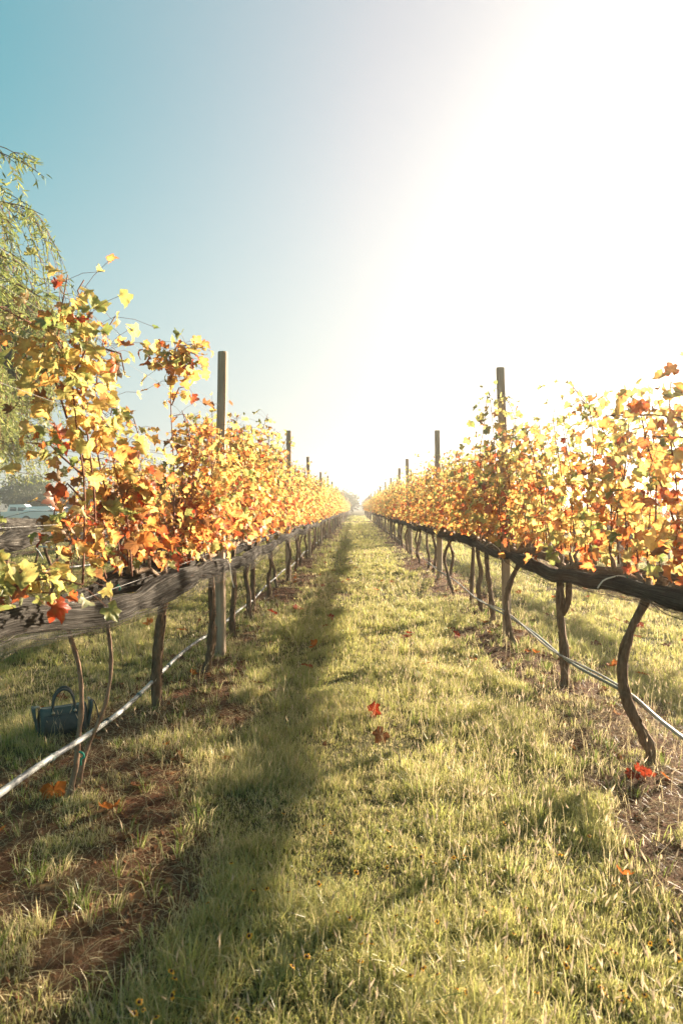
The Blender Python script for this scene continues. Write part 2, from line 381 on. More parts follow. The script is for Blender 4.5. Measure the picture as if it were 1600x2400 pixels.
# seed stalks
def stalks(d0, d1, dens):
    A = .62 * (d1 ** 2 - d0 ** 2) + (d1 - d0) * 2.2; n = int(A * dens)
    d = np.sqrt(R.uniform(d0 ** 2, d1 ** 2, n)); x = R.uniform(-.62, .62, n) * d + R.uniform(-1.1, 1.1, n)
    keep = R.random(n) < np.clip(1.5 * (fbm(x, d, .9, 51) - .32), 0.03, 1) * (1 - .6 * soil(x, d)); x, d = x[keep], d[keep]; n = len(x)
    h = R.uniform(.10, .22, n); lean = np.clip(R.normal(.35, .18, n), 0, .85); phi = R.uniform(0, 2 * np.pi, n)
    c = STRAW * R.uniform(.7, 1.2, (n, 1)); blades(x, d, h, np.maximum(.0018, .0005 * d) * np.ones(n), lean, c * .8, c, phi)
    # the head, a slim spindle of two crossed blades
    z = H(x, d); up = np.sqrt(np.clip(1 - lean ** 2 * .9, .02, 1))
    T = np.stack([x + np.cos(phi) * h * lean, d + np.sin(phi) * h * lean, z + h * up], -1)
    D = np.stack([np.cos(phi) * lean * 1.3, np.sin(phi) * lean * 1.3, up], -1); D /= np.linalg.norm(D, axis=1)[:, None]
    L = R.uniform(.025, .05, n); wd = np.maximum(R.uniform(.004, .007, n), .0009 * d)
    hc = np.array([.55, .43, .30]) * R.uniform(.7, 1.15, (n, 1))
    for a in (0, np.pi / 2):
        W = np.stack([np.cos(phi + a), np.sin(phi + a), np.zeros(n)], -1) * wd[:, None] / 2
        V = np.stack([T - D * (L * .4)[:, None], T + W, T - W, T + D * (L * .6)[:, None]], 1).reshape(-1, 3)
        k = np.arange(n)[:, None] * 4
        grass.add(V, np.concatenate([k + np.array([[0, 1, 2]]), k + np.array([[1, 3, 2]])]), np.repeat(hc, 4, 0))
stalks(1.2, 5, 420); stalks(5, 12, 130)
tag(obj("grass", grass.mesh("grass", M_GRASS)), "rough yellowing meadow grass with dry stalks between the vine rows", "grass", kind='stuff')

# ------------------------------------------------------------------ posts
def post_mesh(r, hgt, lean, seed, k=14):
    g = np.random.default_rng(seed); n = 22; t = np.linspace(0, 1, n)
    z = -.15 + t * (hgt + .15)
    P = np.stack([lean * t + .006 * np.sin(t * 7 + seed), .004 * np.cos(t * 5 + seed), z], -1)
    rad = r * (1.06 - .10 * t + .015 * np.sin(t * 11 + seed)); rad = np.append(rad, [rad[-1] * .90]); P = np.vstack([P, P[-1] + [0, 0, .007]])
    V, Fc = tube(P, rad, k); ang = np.arange(k)
    crack = np.ones(k); crack[g.integers(0, k, 3)] = .90
    for i in range(len(P)):
        q = slice(i * k, (i + 1) * k); V[q] = P[i] + (V[q] - P[i]) * (crack * (1 + .02 * g.uniform(-1, 1, k)))[:, None]
    return npmesh("timber_post", V, Fc, M_POST, None, False)
ORD = ["first", "second", "third", "fourth", "fifth", "sixth", "seventh", "eighth", "ninth", "tenth", "eleventh", "twelfth"]
ROWNAME = {-1.2: "row left of the path", 1.49: "row right of the path", -3.89: "second row left of the path", -6.58: "third row left of the path",
           4.18: "second row right of the path", 6.87: "third row right of the path"}
POSTS = {-1.2: [5.84, 11.75, 17.4, 23.1, 28.9, 34.6, 40.4, 46.2, 52.0], 1.49: [6.7, 12.1, 18.6, 23.2, 29.2, 34.9, 41.5, 46.5, 52.2],
         -3.89: [14.5, 22.0, 29.0, 40.0], -6.58: [19.0, 31.0], 4.18: [10.9, 16.6, 22.4, 28.0, 39.6, 51], 6.87: [15.6, 27.2, 38.8]}
PLEAN = {(-1.2, 0): (.025, 2.60, .045, -.005), (1.49, 0): (-.078, 2.62, .045, 0), (1.49, 1): (-.05, 2.62, .049, 0), (-1.2, 1): (.01, 2.58, .044, 0),
         (1.49, 2): (-.10, 2.58, .05, 0), (1.49, 3): (-.02, 2.60, .05, 0)}
k_ = 0
for rx, L in POSTS.items():
    for i, y in enumerate(L):
        k_ += 1; ln, hg, r, ox = PLEAN.get((rx, i), (random.uniform(-.06, .04), random.uniform(2.45, 2.65), random.uniform(.04, .05), 0))
        if abs(rx) > 2: hg *= .93
        x = rx + (.035 if rx == -1.2 else 0) + ox
        lab = f"{ORD[i]} weathered timber post from the front of the {ROWNAME[rx]}"
        tag(obj("timber_post", post_mesh(r, hg, ln, k_), None, (x, y, h1(x, y))), lab, "post", "timber trellis posts")
for rx, nm in ((-1.2, "left"), (1.49, "right")):
    tag(obj("timber_post", post_mesh(.055, 2.2, .02, 90 + int(rx)), None, (rx, 58.9, 0)),
        f"end post of the {ROWNAME[rx]} beside the pale cross track", "post", "timber trellis posts")
    for i in range(8):
        y = 66 + i * 6.5
        tag(obj("timber_post", post_mesh(.06, 2.7, random.uniform(-.05, .05), 110 + i + int(rx * 10), 8), None, (rx, y, 0)),
            f"thin distant post of the vine block beyond the cross track, {nm} side", "post", f"distant posts {nm} of the path")

# ------------------------------------------------------------------ wires
for rx in (-1.2, 1.49, -3.89, 4.18, -6.58):
    L = POSTS[rx]
    for zi, (z, what) in enumerate(((.965, "lowest wire carrying the cordons"), (1.28, "wire at hip height"), (1.74, "wire running through the leaves"), (2.10, "wire near the leaf tops"), (2.16, "topmost wire just under the post tops"))):
        if abs(rx) > 2 and zi in (2, 4): continue
        pts = []; stops = [L[0] - 6.5] + L + [58.9]
        for a, b in zip(stops[:-1], stops[1:]):
            for t in np.linspace(0, 1, 7)[:-1]: pts.append((rx + .05 * (1 if rx > 0 else .9) * (-1 if zi % 2 else 1), a + (b - a) * t, z - .035 * 4 * t * (1 - t) + .02 * math.sin(a * 3 + zi)))
        pts.append((rx, 58.9, z))
        V_, F_ = tube(np.array(pts), .0009, 4)
        tag(obj("trellis_wire", npmesh("trellis_wire", V_, F_, M_WIRE)), f"thin pale {what} of the {ROWNAME[rx]}", "wire", "trellis wires")

# ------------------------------------------------------------------ rolled nets
def interp(pts, y):
    p = np.array(pts, float); return [np.interp(y, p[:, 0], p[:, c]) for c in range(1, p.shape[1])]
def net_roll(xc, prof, y0, y1, seed, flap, side, depth=.06, lobes=6, NK=1.0, threads=0):
    g = np.random.default_rng(seed); st = .05
    y = np.arange(y0, min(y1, 16), st); y = np.append(y, np.arange(y[-1] + .2, y1, .2)) if y1 > 16 else y
    zc, hh = interp(prof, y); n = len(y); k = 72
    zc = zc + .012 * np.sin(y * 2.3 + seed) + .05 * (vn(y, y * 0 + seed, 1.0) - .5) + .02 * (vn(y, y * 0 + seed + 2, .35) - .5)
    hh = hh * NK * (.85 + .35 * vn(y, y * 0 + seed + 3, .8))
    for yt in np.arange(y0 + .9, y1, 1.45): hh = hh * (1 - g.uniform(.15, .5) * np.exp(-((y - yt - g.uniform(-.3, .3)) / .13) ** 2)); xo = xc + .03 * (vn(y, y * 0 + seed + 7, 1.3) - .5)
    th = np.linspace(0, 2 * np.pi, k, endpoint=False) + (np.pi if side > 0 else 0); TH, YY = np.meshgrid(th, y)
    tw = 2.2 * (vn(y, y * 0 + seed + 11, 2.0) - .5)[:, None] + y[:, None] * .22
    rr = 1 + .07 * np.sin(lobes * TH + tw * 3) + .08 * np.sin((lobes * 2 + 1) * TH - tw * 4 + 2 * np.sin(YY * 1.7)) + .06 * np.sin(3 * TH + YY * 1.3) + .16 * (vn(TH * 3.2, YY * 1.1 + seed * 7, .5) - .5) + .22 * (vn(TH * 6, YY * .45 + seed * 3, .5) - .5) + .12 * (vn(TH * 14, YY * .6 + seed * 5, .5) - .5)
    Xv = xo[:, None] + depth * (hh / .09)[:, None] * rr * np.cos(TH); Zv = zc[:, None] + hh[:, None] * rr * np.sin(TH)
    V = np.stack([Xv, YY, Zv], -1).reshape(-1, 3); idx = np.arange(n * k).reshape(n, k)
    A = idx[:-1]; B = idx[1:]; A2 = np.roll(A, -1, 1); B2 = np.roll(B, -1, 1)
    Q = np.stack([A, B, B2, A2], -1).reshape(-1, 4)
    tone = np.stack([(.5 - np.abs(TH / (2 * np.pi) - .5)) + tw * .04, YY, YY * 0], -1).reshape(-1, 3)
    A = Acc(); A.add(V, np.concatenate([Q[:, [0, 1, 2]], Q[:, [0, 2, 3]]]), tone)
    for q in range(threads):
        a0 = y0 + (min(y1, 13) - y0) * g.random() ** 1.5; ln = g.uniform(.5, 2.2); yy = np.arange(a0, min(a0 + ln, y1), .07)
        if len(yy) < 4: continue
        u_ = np.linspace(0, 1, len(yy)); an = g.uniform(0, 6.28) + g.normal(0, .5) * u_ + .12 * np.sin(yy * 5 + q); ex = 1.03 + g.uniform(0, .16) * np.sin(u_ * np.pi)
        hx = np.interp(yy, y, hh); zx = np.interp(yy, y, zc); xx = np.interp(yy, y, xo); ii = np.clip(np.round((an - th[0]) / (2 * np.pi) * k).astype(int) % k, 0, k - 1); jj = np.clip(np.searchsorted(y, yy), 0, n - 1)
        rx_ = rr[jj, ii]; sag = g.uniform(0, .035) * np.sin(u_ * np.pi) * (g.random() < .35)
        P = np.stack([xx + depth * (hx / .09) * rx_ * ex * np.cos(an), yy, zx + hx * rx_ * ex * np.sin(an) - sag], -1)
        v_, f_ = tube(P, g.uniform(.0012, .0024), 3, 0, g, False); A.add(v_, f_, np.stack([np.full(len(v_), g.random()), v_[:, 1], v_[:, 2] * 0], -1))
    me = A.mesh("bird_net", M_NET, True)
    fl = None
    if flap:
        m = 10; tt = np.linspace(0, 1, m)
        hang = np.clip(.02 + flap * (vn(y, y * 0 + seed + 21, 1.5) * 1.6 - .35), 0.004, .3)
        Tm, Yf = np.meshgrid(tt, y)
        Xf = xo[:, None] + side * (.03 + .03 * np.sin(Tm * np.pi)) + .010 * np.sin(Yf * 14 + Tm * 5)
        Zf = (zc - hh * .6)[:, None] - Tm * (hh * .4 + hang)[:, None]
        Vf = np.stack([Xf, Yf, Zf], -1).reshape(-1, 3); ix = np.arange(n * m).reshape(n, m)
        Qf = np.stack([ix[:-1, :-1], ix[1:, :-1], ix[1:, 1:], ix[:-1, 1:]], -1).reshape(-1, 4)
        fl = npmesh("loose_flap", Vf, Qf, M_FLAP, np.stack([Tm * .3, Yf, Yf * 0], -1).reshape(-1, 3), True)
    return me, fl
LP = [(0, .95, .075), (2.2, .915, .068), (3.0, .845, .075), (4.0, .815, .098), (5.3, .80, .105), (5.85, .835, .07), (7, .78, .085), (9, .775, .075), (11.75, .835, .06), (14.5, .79, .075), (17.4, .84, .06), (20, .79, .075), (23, .84, .06), (60, .82, .07)]
RP = [(0, .95, .08), (3.1, .89, .072), (3.9, .865, .055), (4.1, .85, .06), (4.87, .835, .075), (6, .83, .078), (6.6, .84, .07), (6.9, .84, .06), (9, .84, .085), (12, .86, .07), (15, .82, .08), (60, .83, .075)]
BP = [(0, .93, .09), (4.5, .86, .10), (6.5, .97, .07), (7.6, .92, .11), (9.2, .94, .07), (12, .88, .09), (60, .86, .08)]
def net(rx, off, prof, y0, y1, seed, flap, lab, depth=.06, nk=1.0):
    me, fl = net_roll(rx + off, prof, y0, y1, seed, flap, -1 if off < 0 else 1, depth, NK=nk, threads=260 if abs(rx) < 2 and y1 > 50 else 40)
    o = tag(obj("bird_net", me), lab, "bird net", "rolled bird nets along the rows")
    if fl: obj("loose_flap", fl, o)
net(-1.2, .085, [(p[0], p[1] + .016, p[2]) for p in LP], -1.6, 58.6, 3, .05, "grey bunched bird net tied along the path side of the left vine row", .062, .66)
net(-1.2, -.15, [(p[0], p[1] + .035, p[2] * .6) for p in LP], -1.6, 30, 4, 0, "grey bunched bird net on the outer side of the left vine row", .05)
net(1.49, -.075, [(p[0], p[1] + .012, p[2]) for p in RP], -1.6, 58.6, 5, .035, "dark brown bunched bird net along the path side of the right vine row", .055, .60)
net(1.49, .14, [(p[0], p[1] + .045, p[2] * .75) for p in RP], -1.6, 30, 6, .10, "dark bird net with sagging loops on the outer side of the right row", .05)
net(-3.89, .08, BP, 3.5, 58, 8, .05, "grey net bundle on the second row left of the path", .07)
net(-6.58, .08, [(0, .92, .10), (12, .97, .10), (60, .86, .08)], 6, 58, 9, .05, "grey net bundle on the third row left of the path", .07)
net(4.18, -.08, RP, 2, 58, 10, .08, "dark net bundle on the second row right of the path", .06)
net(6.87, -.08, RP, 5, 40, 12, .08, "dark net bundle on the third row right of the path", .06)

# ------------------------------------------------------------------ pipes
def pipe(name, pts, r, m, lab, jx=.0, seed=1, k=8):
    P = resample(np.array(pts, float), .12); g = np.random.default_rng(seed)
    P[:, 2] += .010 * np.sin(P[:, 1] * 2.7 + seed) * np.clip(P[:, 1] / 3, 0, 1); P[:, 0] += jx * np.sin(P[:, 1] * 1.7 + seed)
    V_, F_ = tube(P, r * (1 + .05 * np.sin(P[:, 1] * 9)), k)
    return tag(obj(name, npmesh(name, V_, F_, m, None, True)), lab, "pipe", "drip irrigation pipes")
lp = [(-1.16, -1.5, .42), (-1.16, .8, .40), (-1.17, 2.2, .355), (-1.19, 2.94, .29), (-1.22, 3.5, .25), (-1.27, 4.25, .215), (-1.26, 5.3, .235), (-1.25, 6.7, .20), (-1.26, 8.6, .18), (-1.25, 11, .22), (-1.25, 14, .17), (-1.25, 17, .22), (-1.25, 22, .18), (-1.25, 58, .2)]
po = pipe("irrigation_pipe", lp, .0118, M_PIPE_PALE, "thick pale weathered irrigation pipe slung along the left vine row")
for y in (2.15, 2.62, 3.3, 3.9, 4.6):
    z = np.interp(y, [p[1] for p in lp], [p[2] for p in lp]); x = np.interp(y, [p[1] for p in lp], [p[0] for p in lp])
    zz = np.array([[x, y - .014, z + .010 * math.sin(y * 2.7 + 1)], [x, y + .014, z + .010 * math.sin(y * 2.7 + 1)]])
    V_, F_ = tube(zz, .0148, 10); obj("clip", npmesh("clip", V_, F_, M_PIPE_DARK, None, True), po)
rp = [(1.47, -1.5, .25), (1.47, .8, .25), (1.47, 3.1, .268), (1.46, 3.75, .305), (1.44, 4.87, .265), (1.44, 5.6, .275), (1.42, 6.7, .295), (1.44, 8.3, .215), (1.45, 10, .235), (1.45, 12.8, .195), (1.47, 16, .22), (1.47, 22, .19), (1.47, 58, .2)]
pipe("irrigation_pipe", rp, .0072, M_PIPE_WHITE, "thin pale upper pipe strung along the right vine row", .006, 3)
pipe("irrigation_pipe", [(a + .022, b, c - .022) for a, b, c in rp[:9]] + [(1.46, 14, .17)], .010, M_PIPE_DARK, "dark green lower pipe hanging under the pale one on the right row", .01, 5)
pipe("irrigation_pipe", [(-3.85, 4, .50), (-3.85, 8, .52), (-3.85, 13, .45), (-3.85, 40, .4)], .013, M_PIPE_PALE, "pale pipe strung along the second row left of the path", 0, 2)
pipe("irrigation_pipe", [(4.2, 4, .25), (4.2, 10, .22), (4.2, 40, .22)], .01, M_PIPE_WHITE, "pipe strung along the second row right of the path", 0, 4)

# ------------------------------------------------------------------ vine leaves
def outline(kind):
    if kind == 2: a = [(0, .63), (11, .50), (21, .52), (33, .38), (45, .51), (60, .58), (73, .47), (90, .37), (103, .49), (120, .51), (138, .43), (157, .40), (174, .16)]
    elif kind == 1: a = [(0, .60), (30, .47), (58, .56), (88, .45), (122, .49), (152, .42), (173, .18)]
    else: a = [(0, .60), (58, .52), (128, .45)]
    full = a + [(360 - t, r) for t, r in reversed(a[1:])]
    t = np.radians([q[0] for q in full]); r = np.array([q[1] for q in full])
    return np.stack([r * np.sin(t), r * np.cos(t) + .22], -1)      # petiole joins at the notch
def leaf_geo(P, D, Nn, size, c0, c1, kind, rng):
    """one lobed leaf per point P: D = towards the tip, Nn = face normal"""
    O = outline(kind); m = len(O); n = len(P); ring = kind == 2
    D = D / (np.linalg.norm(D, axis=1)[:, None] + 1e-9); X = np.cross(D, Nn); X /= np.linalg.norm(X, axis=1)[:, None] + 1e-9; Z = np.cross(X, D)
    C_ = np.array([0, .20]); parts = [C_[None]] + ([C_ + (O - C_) * .55] if ring else []) + [O]; U = np.concatenate(parts)
    u = np.repeat(U[None, :, 0], n, 0) * rng.uniform(.85, 1.15, (n, 1)); v = np.repeat(U[None, :, 1], n, 0)
    jt = np.concatenate([np.zeros(1)] + ([np.full(m, .3)] if ring else []) + [np.ones(m)])
    u = u * (1 + rng.normal(0, .07, u.shape) * jt); v = v + rng.normal(0, .03, v.shape) * jt
    cup = rng.normal(.35, .65, (n, 1)); fold = rng.uniform(-.15, .6, (n, 1)); bend = rng.normal(.35, .6, (n, 1)); tw = rng.normal(0, .5, (n, 1))
    w_ = cup * u ** 2 + fold * np.abs(u) - bend * (v - .2) ** 2 + tw * u * v + rng.normal(0, .05, u.shape) * jt
    if ring: w_[:, 1 + m:] += .05 * np.sin(np.arange(m) * 2.3 + rng.uniform(0, 6, (n, 1)))
    s = size[:, None, None]
    V = P[:, None] + s * (u[..., None] * X[:, None] + v[..., None] * D[:, None] + w_[..., None] * Z[:, None])
    K = U.shape[0]; C = np.repeat(c1[:, None], K, 1); C[:, 0] = c0
    if ring: C[:, 1:1 + m] = (c0 * .75 + c1 * .25)[:, None]
    k = np.arange(n)[:, None] * K; fs = [k + np.array([[0, 1 + (i + 1) % m, 1 + i]]) for i in range(m)]
    if ring:
        for i in range(m):
            j = (i + 1) % m; fs += [k + np.array([[1 + i, 1 + j, 1 + m + j]]), k + np.array([[1 + i, 1 + m + j, 1 + m + i]])]
    return V.reshape(-1, 3), np.concatenate(fs), C.reshape(-1, 3)
def petioles(A, Q, P, r=.0011):
    n = len(P); d = P - Q; a = np.cross(d, [0, 0, 1.]); a /= np.linalg.norm(a, axis=1)[:, None] + 1e-9; b = np.cross(d, a); b /= np.linalg.norm(b, axis=1)[:, None] + 1e-9
    M = (P + Q) / 2 + [0, 0, .012]; st = []
    for c in (Q, M, P): st += [c + a * r, c - a * r * .5 + b * r * .87, c - a * r * .5 - b * r * .87]
    V = np.stack(st, 1); k = np.arange(n)[:, None] * 9; fs = []
    for o in (0, 3):
        for i in range(3):
            j = (i + 1) % 3; fs += [k + np.array([[o + i, o + j, o + 3 + j]]), k + np.array([[o + i, o + 3 + j, o + 3 + i]])]
    A.add(V.reshape(-1, 3), np.concatenate(fs), np.array([.4, .16, .06]), 1)
PAL = np.array([[.17, .23, .06], [.42, .42, .13], [.68, .57, .19], [.76, .52, .16], [.76, .37, .09], [.66, .19, .045], [.50, .05, .022], [.25, .11, .045]])
def tones(n, z, rng, redness=.0, green=.0):
    t = rng.normal(2.55, 1.2, n) - (z - 1.45) * 1.15 + redness
    gr = rng.random(n) < .12 + green; t = np.where(gr, rng.uniform(0, 1.3, n), t)
    br = rng.random(n) < .05; t = np.where(br, 7, t); rd = rng.random(n) < .05 + .07 * (z < 1.4); t = np.where(rd, rng.uniform(4.6, 6.2, n), t); t = np.clip(t, 0, 7)
    i = np.minimum(t.astype(int), 6); f = (t - i)[:, None]; c0 = PAL[i] * (1 - f) + PAL[i + 1] * f
    t2 = np.clip(t + rng.uniform(-.2, 2.2, n) * (t > .8), 0, 7); i = np.minimum(t2.astype(int), 6); f = (t2 - i)[:, None]; c1 = PAL[i] * (1 - f) + PAL[i + 1] * f
    b = rng.uniform(.8, 1.1, (n, 1)); return c0 * b, c1 * b
def leaves_on(canes, rng, kind, step=.055, size=(.042, .098), redness=0, green=0, lat=.5, spread=.11, bare=None):
    P, D, Nn, SZ, QQ = [], [], [], [], []
    for ci, c in enumerate(canes):
        c = np.asarray(c); seg = np.linalg.norm(np.diff(c, axis=0), axis=1); L = np.concatenate([[0], np.cumsum(seg)])
        b0 = bare[ci] if bare is not None and bare[ci] is not None else .06
        s = np.arange(L[-1] * b0, L[-1], step) + rng.uniform(-.02, .02); k = len(s)
        if k < 1: continue
        p = np.stack([np.interp(s, L, c[:, j]) for j in range(3)], -1)
        reps = 1 + (rng.random(k) < lat) + (rng.random(k) < lat * .5)
        p = np.repeat(p, reps, 0); f = np.repeat(s / L[-1], reps); k = len(p)
        a = rng.uniform(0, 2 * np.pi, k); rad = np.abs(rng.normal(spread, .05, k))
        off = np.stack([np.cos(a) * rad, np.sin(a) * rad, rng.normal(.0, .05, k)], -1)
        P.append(p + off); QQ.append(p)
        d = off * 4 + np.stack([rng.normal(0, .35, k), rng.normal(0, .35, k), rng.normal(-.55, .45, k)], -1); D.append(d)
        Nn.append(np.stack([off[:, 0] * 5 + rng.normal(0, .6, k), off[:, 1] * 5 + rng.normal(0, .6, k), rng.uniform(.1, 1.3, k)], -1))
        SZ.append(rng.uniform(*size, k) * (1.08 - .40 * f ** 2))
    P = np.concatenate(P); D = np.concatenate(D); Nn = np.concatenate(Nn); SZ = np.concatenate(SZ)
    c0, c1 = tones(len(P), P[:, 2], rng, redness, green); A = Acc()
    A.add(*leaf_geo(P, D, Nn, SZ, c0, c1, kind, rng), 0)
    if kind: petioles(A, np.concatenate(QQ), P)
    return A
def rand_cane(rng, y0, top, z0=.96, sway=.20):
    L = top - z0; n = 7; t = np.linspace(0, 1, n)
    ax, ay = rng.normal(0, sway * .75), rng.normal(0, sway * 1.2); ph = rng.uniform(0, 6)
    x = ax * t ** 1.4 + .035 * np.sin(t * 6 + ph) * t; y = y0 + ay * t + .035 * np.cos(t * 5 + ph) * t; z = z0 + L * t
    if rng.random() < .35: z[-1] -= .12 * L; x[-1] += rng.normal(0, .10); y[-1] += rng.normal(0, .12)
    return resample(np.stack([x, y, z], -1), .08)
def cordon_lines(rng, half, topz=.955):
    o = []
    for sgn in (-1, 1):
        n = 6; t = np.linspace(0, 1, n)
        o.append(resample(np.stack([rng.normal(0, .012, n), sgn * half * t, topz - .07 * (1 - t) ** 2 + rng.normal(0, .008, n)], -1), .06))
    return o
def trunk_line(rng, topz=.90):
    n = 6; t = np.linspace(0, 1, n); ax = rng.normal(0, .05); ay = rng.normal(0, .08)
    x = rng.normal(0, .018, n) + ax * np.sin(t * np.pi); y = rng.normal(0, .02, n) + ay * np.sin(t * np.pi)
    return resample(np.stack([x, y, -.06 + t * (topz + .06)], -1), .05)
def trunk_mesh(lines, r, rng, m, name="trunk", shag=26):
    A = Acc()
    for i, P in enumerate(lines):
        k = 0 if i == 0 else 1; n = len(P); t = np.linspace(0, 1, n)
        rad = r * (1 - .18 * t) * (1 + .09 * rng.normal(0, 1, n)) * (.8 if k else 1)
        if not k: rad = rad + r * .75 * np.exp(-t * 13)
        V_, F_ = tube(P, rad, 11, .17, rng); A.add(V_, F_)
        for q in range(int(shag * (1 if not k else .3))):
            i0 = rng.integers(0, max(1, n - 5)); ln = rng.integers(3, 7); Q_ = P[i0:i0 + ln]
            if len(Q_) < 3: continue
            an = rng.uniform(0, 6.28); off = np.stack([np.cos(an + .05 * np.arange(len(Q_))), np.sin(an + .05 * np.arange(len(Q_))), np.zeros(len(Q_))], -1)
            V_, F_ = tube(Q_ + off * (rad[i0:i0 + ln] * rng.uniform(.85, 1.08))[:, None], rng.uniform(.0025, .006), 4, .2, rng); A.add(V_, F_)
    return A.mesh(name, m, True)
def tubes_mesh(lines, r0, r1, m, name, k=6, jit=.1, rng=R):
    A = Acc()
    for P in lines:
        V_, F_ = tube(P, np.linspace(r0, r1, len(P)) * (1 + .06 * np.sin(np.arange(len(P)) * 1.9)), k, jit, rng); A.add(V_, F_)
    return A.mesh(name, m, True)

LS = .56
def build_vine(seed, label, loc, group, trunk=None, trunk_r=.027, young=False, ncane=11, top=(1.85, 2.25), half=.55, kind=2, canes_extra=(), bare_extra=(),
               redness=0, green=0, lat=.5, extra_trunks=(), cordon=True, step=.055, size=(.040, .098), sway=.20, sub=True):
    """full-detail vine: trunk, cordon with spurs, every cane a part, one foliage mesh. Lines given in world space are moved to local."""
    rng = np.random.default_rng(seed); t = thing("grapevine", label, "grapevine", loc, 0, group); o = np.array(loc)
    tl = [resample(np.asarray(trunk, float) - o, .04)] if trunk is not None else [trunk_line(rng)]
    tl += [resample(np.asarray(e, float) - o, .04) for e in extra_trunks]
    obj("trunk", trunk_mesh(tl, trunk_r, rng, M_YOUNG if young else M_TRUNK, shag=0 if young else 34), t)
    if cordon:
        topz = tl[0][-1][2] if tl[0][-1][2] > .7 else .95
        cl = cordon_lines(rng, half); cl = [np.vstack([[tl[0][-1] * [1, 1, 1]], c[1:]]) for c in cl]
        A = Acc()
        for P in cl:
            V_, F_ = tube(P, np.linspace(.020, .013, len(P)), 8, .18, rng); A.add(V_, F_)
            for q in P[2::3]:       # knobbly pruned spurs
                sp = np.array([q - [0, 0, .01], q + [rng.normal(0, .02), rng.normal(0, .02), .05], q + [rng.normal(0, .03), rng.normal(0, .03), .09]])
                V_, F_ = tube(sp, np.array([.016, .014, .008]), 7, .2, rng); A.add(V_, F_)
        obj("cordon", A.mesh("cordon", M_CORDON, True), t)
    canes = [rand_cane(rng, yy, rng.uniform(*top), .97 + rng.uniform(0, .05), sway) for yy in np.linspace(-half, half, ncane) + rng.normal(0, .03, ncane)] if ncane else []
    bare = [None] * len(canes) + list(bare_extra)
    canes += [resample(np.asarray(c, float) - o, .08) for c in canes_extra]
    if sub:
        for c in canes: obj("cane", tubes_mesh([c], .0052, .0026, M_CANE, "cane", 5, .05, rng), t)
    A = leaves_on(canes, rng, kind, step * LS * (1.28 if loc[0] > 0 else 1), size, redness, green, lat, bare=bare if bare_extra else None)
    obj("foliage", A.mesh("foliage", [M_LEAF, M_CANE], True), t)
    return t
GV = "grapevines of the path-side rows"
def D(d, *pts): return [S(px, py, d if len(q) == 0 else q[0]) for px, py, *q in pts]

# --- nearest vines of the left row
build_vine(101, "vine reaching in at the frame edge, green leaves drooping over the net", (-1.22, 1.75, 0), GV, ncane=0, half=.5, kind=2, green=.75, redness=-1.6, lat=.6,
    canes_extra=[D(2.3, (-90, 1400), (-20, 1370), (60, 1335), (130, 1330), (185, 1345)), D(2.25, (-60, 1390), (0, 1330), (60, 1310), (110, 1320)), D(2.3, (-80, 1380), (-30, 1345), (50, 1360), (120, 1365)),
                 D(2.1, (-150, 1300), (-170, 1100), (-160, 900), (-190, 700)), D(2.0, (-220, 1300), (-250, 1000), (-260, 700))], bare_extra=[.15, .1, .2, .05, .05])
build_vine(102, "slender young vine with a reddish bent stem and green tie", tuple(np.array(S(150, 1860, 2.94)) * [1, 1, 0]), GV, young=True, trunk_r=.0115, cordon=False, ncane=0, kind=2,
    trunk=D(2.94, (146, 1872), (158, 1815), (168, 1770), (175, 1700), (182, 1630), (180, 1560), (168, 1500), (152, 1450), (160, 1390)),
    extra_trunks=[D(2.96, (172, 1760), (160, 1800), (168, 1845))],
    canes_extra=[D(3.1, (185, 1345, 3.0), (190, 1200, 3.0), (188, 1090, 3.0), (172, 980, 2.95), (160, 870, 2.9), (128, 775, 2.85), (140, 690, 2.8), (152, 628, 2.8)),
                 D(3.0, (215, 1330, 3.1), (215, 1180, 3.1), (205, 1060, 3.0), (186, 930, 3.0), (150, 830, 2.9), (118, 765, 2.8), (60, 735, 2.6), (-10, 700, 2.4)),
                 D(3.0, (150, 960, 2.9), (125, 880, 2.85), (100, 820, 2.8), (95, 770, 2.8)),
                 D(3.0, (160, 870, 2.9), (195, 800, 2.9), (200, 720, 2.85), (175, 665, 2.85), (190, 640, 2.85)),
                 D(3.0, (186, 1090, 3.0), (140, 1050, 2.95), (110, 1020, 2.9), (55, 1015, 2.8)),
                 D(3.0, (188, 1150, 3.0), (150, 1110, 2.95), (125, 1150, 2.9), (115, 1200, 2.9))],
    bare_extra=[.42, .45, .1, .12, .45, .45], redness=-.2, lat=.85, step=.055, green=.08)
build_vine(103, "thin stake-like vine stem leaning beside the young vine", tuple(np.array(S(172, 1838, 3.05)) * [1, 1, 0]), GV, young=True, trunk_r=.0095, cordon=False, ncane=0, kind=2,
    trunk=D(3.05, (172, 1838), (180, 1780), (200, 1712), (232, 1640), (248, 1570), (251, 1500), (243, 1425), (250, 1360)),
    canes_extra=[D(3.3, (275, 1325, 3.4), (262, 1200, 3.4), (230, 1090, 3.3), (212, 960, 3.2), (222, 850, 3.2), (240, 760, 3.2), (262, 725, 3.2)),
                 D(3.3, (240, 800, 3.2), (275, 810, 3.2), (285, 860, 3.2)), D(3.3, (300, 1325, 3.5), (290, 1200, 3.5), (258, 1060, 3.4), (250, 960, 3.4), (265, 890, 3.4)),
                 D(3.3, (225, 1200, 3.2), (190, 1180, 3.1), (160, 1185, 3.1), (140, 1215, 3.0)), D(3.3, (240, 1330, 3.3), (215, 1250, 3.2), (190, 1230, 3.1), (175, 1290, 3.1)),
                 D(3.3, (262, 1200, 3.4), (300, 1100, 3.5), (320, 1030, 3.6), (305, 960, 3.6))],
    bare_extra=[.2, .05, .2, .1, .3, .05], redness=.1, lat=.9, step=.05)
